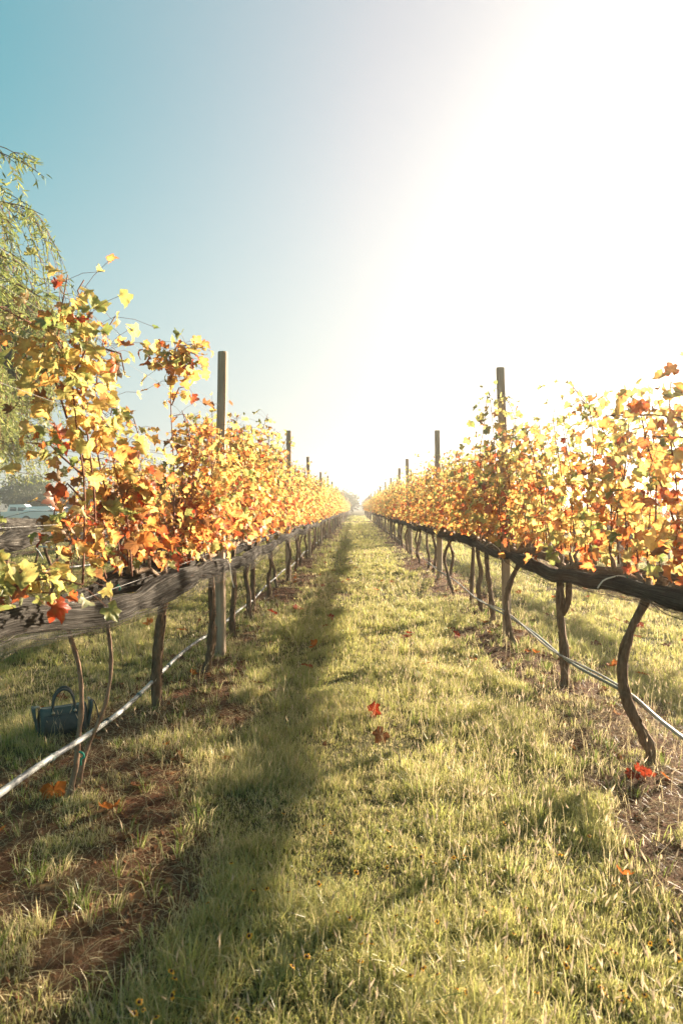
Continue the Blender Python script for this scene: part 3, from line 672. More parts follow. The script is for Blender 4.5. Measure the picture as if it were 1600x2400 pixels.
build_vine(104, "stout dark-trunked vine before the first post of the left row", tuple(np.array(S(362, 1650, 4.25)) * [1, 1, 0]), GV, trunk_r=.031, ncane=9, top=(1.34, 1.55), half=.55,
    trunk=D(4.25, (362, 1662), (358, 1600), (357, 1560), (362, 1480), (372, 1400), (380, 1345)),
    canes_extra=[D(4.4, (395, 1300), (398, 1180), (399, 1100), (394, 1000), (391, 930), (391, 880), (397, 838), (402, 800)), D(4.4, (397, 830), (425, 800), (450, 815)), D(4.4, (397, 830), (375, 800), (368, 830)), D(4.4, (397, 840), (410, 795), (440, 790), (452, 800)), D(4.35, (400, 830), (420, 810), (445, 825)), D(4.4, (393, 930), (410, 890), (432, 885)),
                 ],
    bare_extra=[.86, .0, .0, 0, 0, .3], redness=1.1, lat=.75, step=.05)
build_vine(105, "curved dark-trunked vine touching the first post of the left row", tuple(np.array(S(472, 1560, 5.24)) * [1, 1, 0]), GV, trunk_r=.030, ncane=11, top=(1.75, 2.15), half=.55,
    trunk=D(5.24, (466, 1572), (476, 1530), (484, 1480), (487, 1400), (484, 1320)),
    canes_extra=[D(5.2, (470, 1280), (455, 1120), (440, 1000), (420, 950), (395, 955))], bare_extra=[.2], redness=.9, lat=.7)
VL = {6.7: ("thin-trunked vine just beyond the first post of the left row", ((535, 1475), (533, 1420), (538, 1340), (533, 1290)), (1.85, 2.35)),
      7.6: ("second vine beyond the first post of the left row", None, (1.9, 2.4)), 8.3: ("third vine beyond the first post of the left row", ((583, 1418), (580, 1350), (581, 1280)), (1.9, 2.3))}
for y, (lb, tr, tp) in VL.items():
    build_vine(int(y * 10), lb, (-1.2, y, 0), GV, trunk=D(y, *tr) if tr else None, ncane=11, top=tp, half=.5, lat=.6, redness=.2, kind=1)
# --- nearest vines of the right row
build_vine(201, "S-curved bare-trunked vine nearest the camera in the right row", tuple(np.array(S(1490, 1762, 3.43)) * [1, 1, 0]), GV, trunk_r=.025, ncane=12, top=(1.65, 1.98), half=.62, lat=.6,
    trunk=D(3.43, (1497, 1778), (1488, 1720), (1465, 1670), (1440, 1620), (1424, 1565), (1424, 1520), (1432, 1478), (1450, 1430), (1480, 1370), (1482, 1330)), redness=.15)
build_vine(202, "vine with a straight trunk forked under the net in the right row", tuple(np.array(S(1297, 1590, 4.87)) * [1, 1, 0]), GV, trunk_r=.028, ncane=11, top=(1.65, 2.0), half=.6, lat=.55,
    trunk=D(4.87, (1298, 1600), (1294, 1540), (1292, 1480), (1285, 1420), (1283, 1370), (1283, 1310)), extra_trunks=[D(4.87, (1286, 1412), (1300, 1385), (1303, 1350), (1302, 1315))], redness=.0,
    canes_extra=[D(4.4, (1440, 1300), (1400, 1130), (1370, 1000), (1345, 930), (1310, 890)), D(4.4, (1370, 960), (1330, 920), (1305, 935))], bare_extra=[.3, .05])
build_vine(203, "vine with a bowed trunk leaning past the first post of the right row", tuple(np.array(S(1186, 1492, 6.3)) * [1, 1, 0]), GV, trunk_r=.025, ncane=11, top=(1.65, 2.0), half=.6, lat=.55,
    trunk=D(6.3, (1190, 1500), (1172, 1460), (1162, 1400), (1166, 1350), (1182, 1310), (1198, 1280)), redness=-.1,
    canes_extra=[D(6.5, (1150, 1250), (1140, 1100), (1132, 1000), (1125, 930), (1120, 900)), D(6.5, (1160, 1240), (1165, 1100), (1158, 960), (1150, 905)), D(6.0, (1230, 1270), (1240, 1100), (1262, 980), (1270, 940)), D(6.6, (1120, 1180), (1100, 1060), (1110, 980), (1118, 900)), D(6.4, (1165, 1150), (1172, 1020), (1180, 960), (1150, 900))], bare_extra=[.02, .02, .02, 0, 0])
VR = {7.45: ("first vine beyond the first post of the right row", ((1132, 1445), (1126, 1370), (1117, 1300), (1115, 1255)), (1.7, 2.1)),
      8.3: ("thin double-stemmed vine, second beyond the first post of the right row", None, (1.7, 2.0)), 9.1: ("third vine beyond the first post of the right row", ((1081, 1395), (1084, 1320), (1086, 1255)), (1.8, 2.1))}
for y, (lb, tr, tp) in VR.items():
    build_vine(int(y * 10) + 300, lb, (1.49, y, 0), GV, trunk=D(y, *tr) if tr else None, ncane=11, top=tp, half=.55, lat=.55, redness=-.15, kind=1)
build_vine(204, "golden vine cut off by the right picture edge, its trunk out of sight", (1.49, 2.2, 0), GV, ncane=11, top=(1.65, 1.95), half=.6, lat=.55, redness=.6)

# --- shared vine variants for the rest
def variant(seed, kind, lo, top, lat, step, size, joined, redness=0):
    rng = np.random.default_rng(seed); nc = 10; half = .58
    canes = [rand_cane(rng, yy, rng.uniform(*top), .97) for yy in np.linspace(-half, half, nc)]
    LA = leaves_on(canes, rng, kind, step, size, redness, 0, lat)
    tl = [trunk_line(rng)]; cl = cordon_lines(rng, half)
    if joined:
        A = LA; P = tl[0]
        v, f = tube(P[::3], .026, 6, .1, rng); A.add(v, f, None, 1)
        for P in cl: v, f = tube(P[::3], .016, 5, .1, rng); A.add(v, f, None, 1)
        for P in canes[::3]: v, f = tube(P[::4], .005, 3, 0, rng); A.add(v, f, None, 2)
        return A.mesh("grapevine", [M_LEAF, M_TRUNK, M_CANE])
    A = LA
    for P in canes: v, f = tube(P[::2], np.linspace(.005, .003, len(P[::2])), 4, 0, rng); A.add(v, f, None, 1)
    return A.mesh("foliage", [M_LEAF, M_CANE]), trunk_mesh(tl, .024 * rng.uniform(.85, 1.15), rng, M_TRUNK), tubes_mesh(cl, .019, .013, M_CORDON, "cordon", 7, .15, rng)
MID = [variant(400 + i, 1, 0, (1.75, 2.2) if i != 3 else (1.9, 2.4), .6, .047, (.044, .092), False) for i in range(7)]
SPARSE = [variant(450 + i, 1, 0, (1.3, 1.7), .1, .30, (.05, .10), False) for i in range(3)]
FAR = [variant(500 + i, 0, 0, (1.75, 2.25), .6, .056, (.058, .105), False, -.1) for i in range(6)]
def place_mid(x, y, label, i, group, src=None):
    src = src or MID; fo, tr, co = src[i % len(src)]; t = thing("grapevine", label, "grapevine", (x, y, 0), math.pi * (i % 2), group)
    s = random.uniform(.94, 1.08); t.scale = (1, 1, 1)
    obj("trunk", tr, t); obj("cordon", co, t); f = obj("foliage", fo, t); f.scale = (1, 1, 1); return t
def vine_label(rx, y):
    L = POSTS[rx]; n = sum(1 for p in L if p < y); return n
cnt = {}
def fill(rx, y0, y1, step, near, midlim):
    y = y0; i = 0
    while y < y1:
        n = vine_label(rx, y)
        key = (rx, n); cnt[key] = cnt.get(key, 0) + 1; c = cnt[key]
        x = rx + random.uniform(-.03, .03)
        if n <= 4 and y < near:
            lab = f"{ORD[min(c, 12) - 1]} yellow-leaved vine beyond the {ORD[n - 1]} post, {ROWNAME[rx]}" if n else f"{ORD[c - 1]} yellow-leaved vine before the first post, {ROWNAME[rx]}"
            gp = GV if abs(rx) < 2 else "grapevines of the outer rows"
        else:
            lab = f"small distant golden vine toward the far end of the {ROWNAME[rx]}"; gp = f"distant vines of the {ROWNAME[rx]}"
        if y < midlim: place_mid(x, y, lab, i + int(abs(rx) * 3), gp)
        else:
            o = place_mid(x, y, lab, random.randrange(6), gp, FAR); o.rotation_euler = (0, 0, math.pi * random.randrange(2)); o.scale = (1, 1, random.uniform(.95, 1.1))
        y += step * random.uniform(.92, 1.08); i += 1
cnt[(-1.2, 1)] = 3; cnt[(1.49, 1)] = 3
fill(-1.2, 9.35, 58, 1.08, 23, 22); fill(1.49, 10.1, 58, 1.08, 23, 22)
fill(4.18, 26, 58, 1.2, 0, 0); fill(6.87, 30, 50, 1.3, 0, 0)
for rx, y0, y1 in ((4.18, 7.0, 25.5), (6.87, 12.5, 29)):
    y = y0; i = 0
    while y < y1:
        n = vine_label(rx, y); c = cnt.setdefault((rx, n), 0) + 1; cnt[(rx, n)] = c
        lab = f"{ORD[c - 1]} nearly bare pruned vine " + (f"beyond the {ORD[n - 1]} post" if n else "before the first post") + f", {ROWNAME[rx]}"
        place_mid(rx + random.uniform(-.03, .03), y, lab, i, "sparse vines of the outer rows", SPARSE); y += 1.25 * random.uniform(.92, 1.08); i += 1
fill(-3.89, 10.2, 50, 1.2, 20, 12)
fill(-6.58, 21, 45, 1.4, 0, 0)
for rx, nm in ((-1.2, "left"), (1.49, "right")):
    for i in range(26):
        o = place_mid(rx, 66.5 + i * 1.9, f"tiny far vine in the block beyond the cross track, {nm} of the path", i, f"vines beyond the track {nm} of the path", FAR); o.scale = (1.1, 1.8, .97)
# bare pruned vines of the next rows, no leaves near the camera
for rx, ylist in ((-3.89, (6.6, 7.6, 8.5, 9.3)), (-6.58, (11.2, 12.4, 13.8, 15.0, 17.0))):
    for i, y in enumerate(ylist):
        t = thing("grapevine", f"{ORD[i]} leafless pruned vine under the net, {ROWNAME[rx]}", "grapevine", (rx, y, 0), 0, "leafless vines of the outer rows")
        fo, tr, co = MID[i % 7]; obj("trunk", tr, t); obj("cordon", co, t)

# ------------------------------------------------------------------ strings and ties
def string(pts, r, m, lab, cat="string"):
    V_, F_ = tube(resample(np.array(pts, float), .02), r, 5); return tag(obj("net_tie", npmesh("net_tie", V_, F_, m, None, True)), lab, cat, "ties and strings on the nets")
string(D(5.3, (521, 1287), (527, 1300), (530, 1325), (537, 1350)), .005, M_STRING, "white string dangling from the net at the first left post")
string(D(3.75, (1368, 1350), (1380, 1333), (1400, 1325), (1425, 1322), (1470, 1338)), .0045, M_STRING, "pale string looped over the net of the right row")
string(D(6.6, (1130, 1250), (1145, 1262), (1152, 1282), (1157, 1292)), .005, M_STRING, "pale string hanging at the first post of the right row")
string(D(7.0, (115, 1258), (80, 1256), (76, 1260), (82, 1266), (88, 1276), (94, 1286)), .007, M_STRING, "bent white string on the net of the second left row")
string(D(12.0, (70, 1237), (76, 1243), (80, 1246), (77, 1250)), .009, M_STRING, "small white knot on the net of the third left row")
string(D(2.9, (176, 1732), (186, 1737), (188, 1744), (180, 1750), (180, 1764)), .005, M_TIE, "green plastic tie on the slender young vine", "tie")
string(D(3.55, (262, 1352), (268, 1345), (273, 1352), (270, 1358)), .005, M_TIE, "green tie on the old cordon above the left net", "tie")
string(D(3.7, (1432, 1328), (1438, 1322), (1442, 1330), (1440, 1338)), .004, M_TIE, "bluish green tie under the pale string of the right row", "tie")

# ------------------------------------------------------------------ handbag
def handbag():
    bx, by, _ = S(138, 1700, 3.85); base = h1(bx, by)
    t = thing("handbag", "dark teal leather handbag with arched handles standing in the grass", "handbag", (bx, by, base - .012), math.radians(33)); t.scale = (.88, .88, .92)
    lea = simple("teal leather", (.065, .085, .078), .5, .35, 18, .5, 0, .15); lea2 = simple("dark grey green leather", (.045, .055, .055), .38, .3, 25, .5); met = simple("brass fitting", (.55, .5, .42), .3, metallic=1)
    def loft(secs, m, name, par, smooth=True):
        k = len(secs[0]); V = np.concatenate(secs); idx = np.arange(len(V)).reshape(-1, k); A, B = idx[:-1], idx[1:]
        Q = np.stack([A, np.roll(A, -1, 1), np.roll(B, -1, 1), B], -1).reshape(-1, 4); me = npmesh(name, V, Q, m, None, smooth)
        import bmesh
        bm = bmesh.new(); bm.from_mesh(me); bm.verts.ensure_lookup_table()
        for r_ in (idx[0][::-1], idx[-1]):
            try: bm.faces.new([bm.verts[i] for i in r_])
            except ValueError: pass
        bmesh.ops.recalc_face_normals(bm, faces=bm.faces); bm.to_mesh(me); bm.free(); return obj(name, me, par)
    def rr(wx, wy, z, p=5, k=36, sag=0):
        a = np.linspace(0, 2 * np.pi, k, endpoint=False); c, s = np.cos(a), np.sin(a)
        x = wx * np.sign(c) * np.abs(c) ** (2 / p); y = wy * np.sign(s) * np.abs(s) ** (2 / p)
        return np.stack([x, y, z - sag * (1 - (x / wx) ** 2)], -1)
    body = loft([rr(.140, .062, .0), rr(.148, .070, .015), rr(.152, .070, .06), rr(.150, .060, .12), rr(.146, .046, .168), rr(.142, .036, .190, 4, sag=.008), rr(.130, .026, .188, 4, sag=.01)], lea, "body", t)
    for s in (-1, 1):      # flared gusset wings
        w_ = [np.array([[s * (.146 + f * .045 * zz), yy * (1 - .25 * f), zz_] for yy, zz_ in ((-.05, z0), (.05, z0))]) for f, zz, z0, zz_ in []] if False else None
        secs = []
        for f in np.linspace(0, 1, 6):
            z = .045 + f * .155; x = s * (.148 + .030 * math.sin(f * 2.2) * f + .002); d = .058 - .012 * f; th = .007
            secs.append(np.array([[x - s * th, -d, z], [x + s * th, -d * .9, z], [x + s * (th + .004), 0, z + .004], [x + s * th, d * .9, z], [x - s * th, d, z], [x - s * th, 0, z]]))
        loft(secs, lea, "gusset", t)
    loft([rr(.120, .004, .02, 6) + [0, -.071, 0], rr(.122, .004, .07, 6) + [0, -.073, 0], rr(.120, .004, .125, 6) + [0, -.062, 0], rr(.118, .003, .15, 6) + [0, -.055, 0]], lea2, "front_panel", t)
    V_, F_ = tube(resample(np.array([(-.135, -.0, .187), (-.05, 0, .180), (.05, 0, .180), (.135, 0, .187)]), .02), .004, 6); obj("zipper", npmesh("zipper", V_, F_, met, None, True), t)
    for s, dx in ((-1, 0), (1, .012)):
        a = np.linspace(0, np.pi, 25)
        P = np.stack([-.066 * np.cos(a) + dx, s * (.045 - .012 * np.sin(a)), .175 + .120 * np.sin(a) ** .85], -1); P = np.vstack([[P[0] + [0, s * .016, -.07]], P, [P[-1] + [0, s * .016, -.07]]])
        V_, F_ = tube(resample(P, .01), .0075, 8); h = obj("handle", npmesh("handle", V_, F_, lea2, None, True), t)
        for q in (P[1], P[-2]):
            V_, F_ = tube(np.array([q + [0, s * .010, -.012], q + [0, s * .020, -.012]]), .010, 10); obj("stud", npmesh("stud", V_, F_, met, None, True), h)
    st = np.array([(.165, .0, .205), (.185, -.01, .20), (.205, -.03, .14), (.215, -.04, .07), (.19, -.05, .03)])
    P = resample(st, .02); V0 = []
    for p in P: V0 += [p + [0, -.012, 0], p + [0, .012, 0], p + [.006, .012, 0], p + [.006, -.012, 0]]
    V0 = np.array(V0).reshape(-1, 4, 3); loft(list(V0), lea2, "strap", t)
    V_, F_ = tube(np.array([(.163, -.02, .21), (.163, .02, .21)]), .008, 8); obj("buckle", npmesh("buckle", V_, F_, met, None, True), t)
    V_, F_ = tube(resample(np.array([(-.17, -.01, .20), (-.15, -.015, .205), (-.135, -.01, .192)]), .01), .007, 8); obj("zip_pull", npmesh("zip_pull", V_, F_, met, None, True), t)
handbag()

# ------------------------------------------------------------------ fallen leaves
FL = {}
for cname, cc in (("red", (.40, .045, .02)), ("orange", (.62, .19, .035)), ("brown", (.24, .095, .045)), ("tan", (.42, .26, .14))):
    FL[cname] = []
    for i in range(3):
        g = np.random.default_rng(700 + i + len(cname)); c = np.array([cc]) * g.uniform(.85, 1.15)
        P = np.zeros((1, 3)); V_, F_, C_ = leaf_geo(P, np.array([[0, 1., .15]]), np.array([[.2, 0, 1.]]), np.array([1.0]), c, c * .7, 2, g)
        V_[:, 1] -= .2; V_[:, 2] = np.abs(V_[:, 2]) * .9; A = Acc(); A.add(V_, F_, C_)
        A.add(*tube(np.array([[0, -.02, .02], [.03, -.35, .10]]), .012, 4), c[0] * .8)
        FL[cname].append(A.mesh("fallen_leaf", M_FALLEN))
def drop(px, py, cname, size, lab, grp, tilt=.25, up=.03, xy=None):
    if xy is None:
        d = F * CAM_H / (py * 1600 / 1568 - HOR); x, y, _ = S(px, py, d)
    else: x, y = xy
    o = obj("fallen_leaf", random.choice(FL[cname]), None, (x, y, h1(x, y) + up)); o.rotation_euler = (random.gauss(0, tilt), random.gauss(0, tilt), random.uniform(0, 6.28)); o.scale = (size,) * 3
    tag(o, lab, "fallen leaf", grp); return o
G1 = "fallen leaves on the grass path"
drop(860, 1652, "red", .10, "large red-brown leaf lying in the middle of the grass path", G1, .75, .05)
drop(876, 1706, "brown", .10, "dark brown leaf just in front of the large red one on the path", G1, .6, .05)
drop(628, 1428, "red", .13, "vivid red leaf on the grass edge by the left row", G1, .5, .06)
drop(682, 1411, "red", .14, "dull red leaf at the edge of the shade, beside the vivid red leaf", G1, .3, .05)
drop(117, 1858, "orange", .12, "curled orange leaf at the foot of the slender young vine", "fallen leaves under the left row", .5, .03)
for i, (a, b) in enumerate(((1448, 1806), (1466, 1800), (1484, 1808))):
    drop(a, b, "red", .072, "scarlet leaf of the small heap on red soil below the S-curved trunk", "scarlet leaves heaped below the S-curved trunk", .7, .04)
drop(1425, 2043, "orange", .05, "small orange-red leaf standing in the front grass", G1, .9, .06)
drop(975, 1542, "orange", .09, "orange leaf in the sunlit grass right of the path centre", G1, .6, .05)
def scat(n, fx, fy, cols, lab, grp, size=(.07, .12), up=.035, jit=.3):
    for _ in range(n):
        c = random.choice(cols); x, y = fx(), fy()
        drop(0, 0, c, random.uniform(*size), lab.format(c=c), f"{c} {grp}", jit, up, (x, y))
scat(34, lambda: random.uniform(-.75, 1.0), lambda: random.uniform(4.2, 20), ["brown", "orange", "red"], "small {c} leaf scattered on the mown path between the rows", "leaves scattered on the path", (.07, .11))
scat(40, lambda: 1.49 + random.gauss(.0, .22), lambda: random.uniform(2.6, 13), ["brown", "brown", "tan", "orange"], "{c} leaf littering the soil under the right row", "leaves under the right row", (.05, .09), up=.02, jit=.5)
scat(34, lambda: -1.15 + random.gauss(.0, .22), lambda: random.uniform(2.4, 13), ["brown", "brown", "orange", "tan"], "{c} leaf littering the soil under the left row", "leaves under the left row", (.045, .085), up=.02, jit=.5)
scat(30, lambda: random.uniform(1.9, 3.9), lambda: random.uniform(3.8, 11), ["brown", "red", "orange"], "{c} leaf on the grass lane beyond the right row", "leaves beyond the right row", up=.05)
scat(8, lambda: random.uniform(-2.9, -1.6), lambda: random.uniform(4.0, 9), ["orange", "brown"], "{c} leaf on the grass lane beyond the left row", "leaves beyond the left row", up=.05)

lit = Acc(); n = 14000; g = np.random.default_rng(31); d = np.sqrt(g.uniform(1.3 ** 2, 17 ** 2, n)); x = g.uniform(-.56, .56, n) * d + g.uniform(-.7, .7, n)
k_ = g.random(n) < soil(x, d) * np.clip(1.6 * fbm(x, d, .5, 61) - .3, 0, 1) + .012; x, d = x[k_], d[k_]; n = len(x)
P = np.stack([x, d, H(x, d) + g.uniform(.006, .022, n)], -1); cc = np.array([[.20, .085, .04], [.32, .15, .07], [.12, .055, .03], [.40, .24, .12]])[g.integers(0, 4, n)] * g.uniform(.7, 1.2, (n, 1))
lit.add(*leaf_geo(P, np.stack([g.normal(0, 1, n), g.normal(0, 1, n), g.normal(0, .25, n)], -1), np.stack([g.normal(0, .4, n), g.normal(0, .4, n), np.ones(n)], -1), g.uniform(.015, .05, n), cc, cc * .7, 1, g))
cl = Acc(); n = 16000; d = np.sqrt(g.uniform(1.3 ** 2, 10 ** 2, n)); x = g.uniform(-.56, .56, n) * d + g.uniform(-.7, .7, n); k_ = g.random(n) < soil(x, d) * np.clip(1.8 * fbm(x, d, .35, 67) - .45, 0, 1); x, d = x[k_], d[k_]; n = len(x)
oc = np.array([[1, 0, 0], [-1, 0, 0], [0, 1, 0], [0, -1, 0], [0, 0, 1], [.7, .7, .4], [-.7, .7, .5], [.7, -.7, .5], [-.7, -.7, .4]], float)
Vc = np.stack([x, d, H(x, d)], -1)[:, None] + g.uniform(.004, .017, (n, 1, 1)) * oc[None] * g.uniform(.6, 1.4, (n, 9, 3))
fc = np.array([[0, 5, 4], [2, 4, 5], [2, 6, 4], [1, 4, 6], [1, 8, 4], [3, 4, 8], [3, 7, 4], [0, 4, 7], [0, 2, 5], [2, 1, 6], [1, 3, 8], [3, 0, 7]]); cl.add(Vc.reshape(-1, 3), (np.arange(n)[:, None, None] * 9 + fc[None]).reshape(-1, 3))
tag(obj("soil_clods", cl.mesh("soil_clods", simple("soil clod", (.17, .075, .037), .95, .45, 25, .1))), "small crumbs and clods of reddish soil on the bare strips", "soil clods", kind='stuff')
tag(obj("leaf_litter", lit.mesh("leaf_litter", M_FALLEN, True)), "crumbled brown leaf litter strewn on the soil strips under the rows", "leaf litter", kind='stuff')

# ------------------------------------------------------------------ daisies
def daisy_proto():
    t = thing("daisy", "orange", "flower"); g = np.random.default_rng(3); n = 8; A = Acc()
    for i in range(n):
        a = i * 2 * np.pi / n + g.normal(0, .08); c, s = np.cos(a), np.sin(a); L = g.uniform(.010, .0125); w_ = .0032
        pts = np.array([[c * .003, s * .003, 0], [c * L * .6 - s * w_, s * L * .6 + c * w_, .001], [c * L * .6 + s * w_, s * L * .6 - c * w_, .001], [c * L, s * L, -.0015]])
        A.add(pts, [[0, 2, 1], [1, 2, 3]], np.array([.82, .36, .03]) if i % 2 else np.array([.80, .44, .05]))
    obj("petals", A.mesh("petals", M_PETAL), t).name = "petal_ring"
    V_, F_ = tube(np.array([[0, 0, -.001], [0, 0, .003], [0, 0, .0045]]), np.array([.0042, .004, .0015]), 10); obj("centre", npmesh("centre", V_, F_, simple("daisy centre", (.07, .025, .012), .8), None, True), t)
    V_, F_ = tube(resample(np.array([[0, 0, 0], [.004, 0, -.05], [0, .003, -.11]]), .02), .0011, 5); obj("stem", npmesh("stem", V_, F_, simple("daisy stem", (.10, .16, .04), .7)), t)
    return t
DA = daisy_proto(); first = True
spots = [(390, 2283), (398, 2295), (393, 2338), (315, 2362), (303, 2390), (325, 2388), (355, 2400), (543, 2396), (530, 2012), (475, 2105)]
spots += [(random.uniform(680, 1560), random.uniform(1900, 2340)) for _ in range(58)] + [(1440, 2340), (1425, 2345), (1022, 2360), (1365, 2260), (1377, 2310), (1390, 2318), (1050, 2304)]
spots += [(random.uniform(520, 700), random.uniform(1880, 2330)) for _ in range(6)]
for px, py in spots:
    d = F * CAM_H / (py * 1600 / 1568 - HOR + 45); x, y, _ = S(px, py, d); z = h1(x, y) + random.uniform(.08, .105)
    lab = "tiny orange daisy with dark centre in the shaded grass, front left" if px < 560 else ("tiny orange daisy in the half shade along the path's left edge" if px < 700 else "tiny orange daisy with dark centre in the sunny front grass")
    s = random.uniform(.65, 1.05)
    if first: o = DA; first = False; o.location = (x, y, z); o['label'] = lab; o.scale = (s,) * 3
    else: o = dup(DA, (x, y, z), random.uniform(0, 6), lab, (s,) * 3)
    o.rotation_euler = (random.gauss(.35, .3), random.gauss(0, .3), random.uniform(0, 6)); o['group'] = "orange daisies in the front grass"

# ------------------------------------------------------------------ willow
def slim_leaves(P, D_, size, rng, c):
    n = len(P); D_ = D_ / np.linalg.norm(D_, axis=1)[:, None]; rnd = rng.normal(0, 1, (n, 3)); X_ = np.cross(D_, rnd); X_ /= np.linalg.norm(X_, axis=1)[:, None]; Z_ = np.cross(X_, D_)
    L = size[:, None]; w_ = L * .095
    V = np.stack([P, P + D_ * L * .35 + X_ * w_ + Z_ * L * .03, P + D_ * L * .35 - X_ * w_ + Z_ * L * .03, P + D_ * L * .75 + X_ * w_ * .6, P + D_ * L * .75 - X_ * w_ * .6, P + D_ * L - Z_ * L * .06], 1)
    k = np.arange(n)[:, None] * 6
    return V.reshape(-1, 3), np.concatenate([k + np.array([q]) for q in ([[0, 2, 1]], [[1, 2, 4]], [[1, 4, 3]], [[3, 4, 5]])] if False else [k + np.array([q]) for q in ([0, 2, 1], [1, 2, 4], [1, 4, 3], [3, 4, 5])]), np.repeat(c, 6, 0)
def willow(cx, cy, seed, lab, nl, ns, K, sprays, lsize, Lk=1.0, lstep=.042):
    rng = np.random.default_rng(seed)
    t = thing("willow_tree", lab, "tree", (cx, cy, 0)); t.scale = (K, K, K)
    A = Acc(); trunk = resample(np.array([(0, 0, -.1), (.1, .05, 1.2), (.0, .2, 2.4), (.2, .1, 3.6), (.3, 0, 5.2), (.2, .1, 6.6)]), .15)
    A.add(*tube(trunk, np.linspace(.34, .07, len(trunk)) + .15 * np.exp(-np.linspace(0, 12, len(trunk))), 14, .08, rng)); obj("trunk", A.mesh("trunk", M_WTRUNK, True), t)
    LV = Acc(); TW = Acc(); P, DD = [], []
    for b in range(nl):
        a = b * 2.4 + rng.normal(0, .2); z0 = rng.uniform(2.0, 6.2); Rr = rng.uniform(2.2, 4.0) * (1.05 - .045 * z0)
        rise = rng.uniform(.6, 1.8)
        st = np.array([np.interp(z0, trunk[:, 2], trunk[:, 0]), np.interp(z0, trunk[:, 2], trunk[:, 1]), z0])
        limb = resample(np.array([st, st + [math.cos(a) * Rr * .45, math.sin(a) * Rr * .45, rise * .75], st + [math.cos(a) * Rr, math.sin(a) * Rr, rise]]), .2)
        LB = tube(limb, np.linspace(.075, .018, len(limb)), 7, .06, rng); obj("limb", npmesh("limb", *LB, M_WTRUNK, None, True), t)
        for s in range(ns):
            q = limb[rng.integers(len(limb) // 4, len(limb))]; aa = a + rng.normal(0, .9); out_ = rng.uniform(.25, .95); L = (rng.uniform(1.0, 3.0) if q[2] > 3 else rng.uniform(.8, 1.8)) * Lk
            L = min(L, q[2] + .2 - .9)
            n = 9; u = np.linspace(0, 1, n)
            pts = np.stack([q[0] + math.cos(aa) * out_ * (1 - (1 - u) ** 2) + .06 * np.sin(u * 5 + s), q[1] + math.sin(aa) * out_ * (1 - (1 - u) ** 2) + .06 * np.cos(u * 4 + s), q[2] + .35 * u * (1 - u) * out_ * 2 - L * u ** 1.35], -1)
            TW.add(*tube(pts, np.linspace(.007, .003, n), 3, 0, rng, False))
            m = int(L / lstep); uu = rng.uniform(.08, 1, m); p = np.stack([np.interp(uu, u, pts[:, j]) for j in range(3)], -1)
            P.append(p); DD.append(np.stack([rng.normal(0, .55, m) + math.cos(aa) * .3, rng.normal(0, .55, m) + math.sin(aa) * .3, rng.normal(-.45, .55, m)], -1))
    # the light sprays that reach into the picture
    o_ = np.array([cx, cy, 0])
    for (tx, ty, dd) in (((98, 402, 8.6), (60, 372, 8.9), (96, 490, 8.6), (66, 470, 8.8), (30, 520, 8.7), (52, 600, 8.6), (82, 628, 8.7), (70, 664, 9.0), (104, 690, 8.8), (60, 700, 9.2), (40, 660, 8.6)) if sprays else ()):
        tip = np.array(S(tx, ty, dd)) - o_; st_ = np.array(S(-190 + rng.uniform(-40, 40), ty - rng.uniform(40, 110), dd + .5)) - o_
        m1 = st_ * .55 + tip * .45 + [0, 0, rng.uniform(.05, .16)]; m2 = st_ * .2 + tip * .8 + [0, 0, rng.uniform(.06, .14)]
        pts = resample(np.array([st_, m1, m2, tip]), .1)
        TW.add(*tube(pts, np.linspace(.011, .004, len(pts)), 5, 0, rng, False))
        subs = [pts]
        for w_ in range(4):
            b0 = pts[rng.integers(len(pts) // 4, len(pts) - 2)]; sp = resample(np.array([b0, b0 + [rng.uniform(.1, .3), rng.normal(0, .15), -.08], b0 + [rng.uniform(.2, .45), rng.normal(0, .2), rng.uniform(-.55, -.25)]]), .08); subs.append(sp)
            TW.add(*tube(sp, np.linspace(.005, .002, len(sp)), 3, 0, rng, False))
        for sp in subs:
            m = int(len(sp) * 2.2); i = rng.integers(0, len(sp), m); P.append(sp[i] + rng.normal(0, .02, (m, 3))); DD.append(np.stack([rng.normal(.35, .5, m), rng.normal(0, .5, m), rng.normal(-.55, .4, m)], -1))
    P = np.concatenate(P); DD = np.concatenate(DD); n = len(P)
    mixv = rng.random((n, 1)); c = np.array([.12, .16, .045]) * (1 - mixv) + np.array([.33, .34, .10]) * mixv
    LV.add(*slim_leaves(P, DD, rng.uniform(*lsize, n), rng, c)); obj("crown", LV.mesh("crown", M_WILLOW), t)
    obj("twig", TW.mesh("twig", M_CANE), t).name = "branchwork"
willow(-8.8, 9.6, 77, "tall willow with slim pale green leaves drooping beside the left rows", 40, 64, 1, 16, (.10, .16))
willow(-14.6, 22, 78, "second, denser willow standing farther back behind the drooping one", 46, 130, 1.25, 0, (.12, .20), .6, .034)

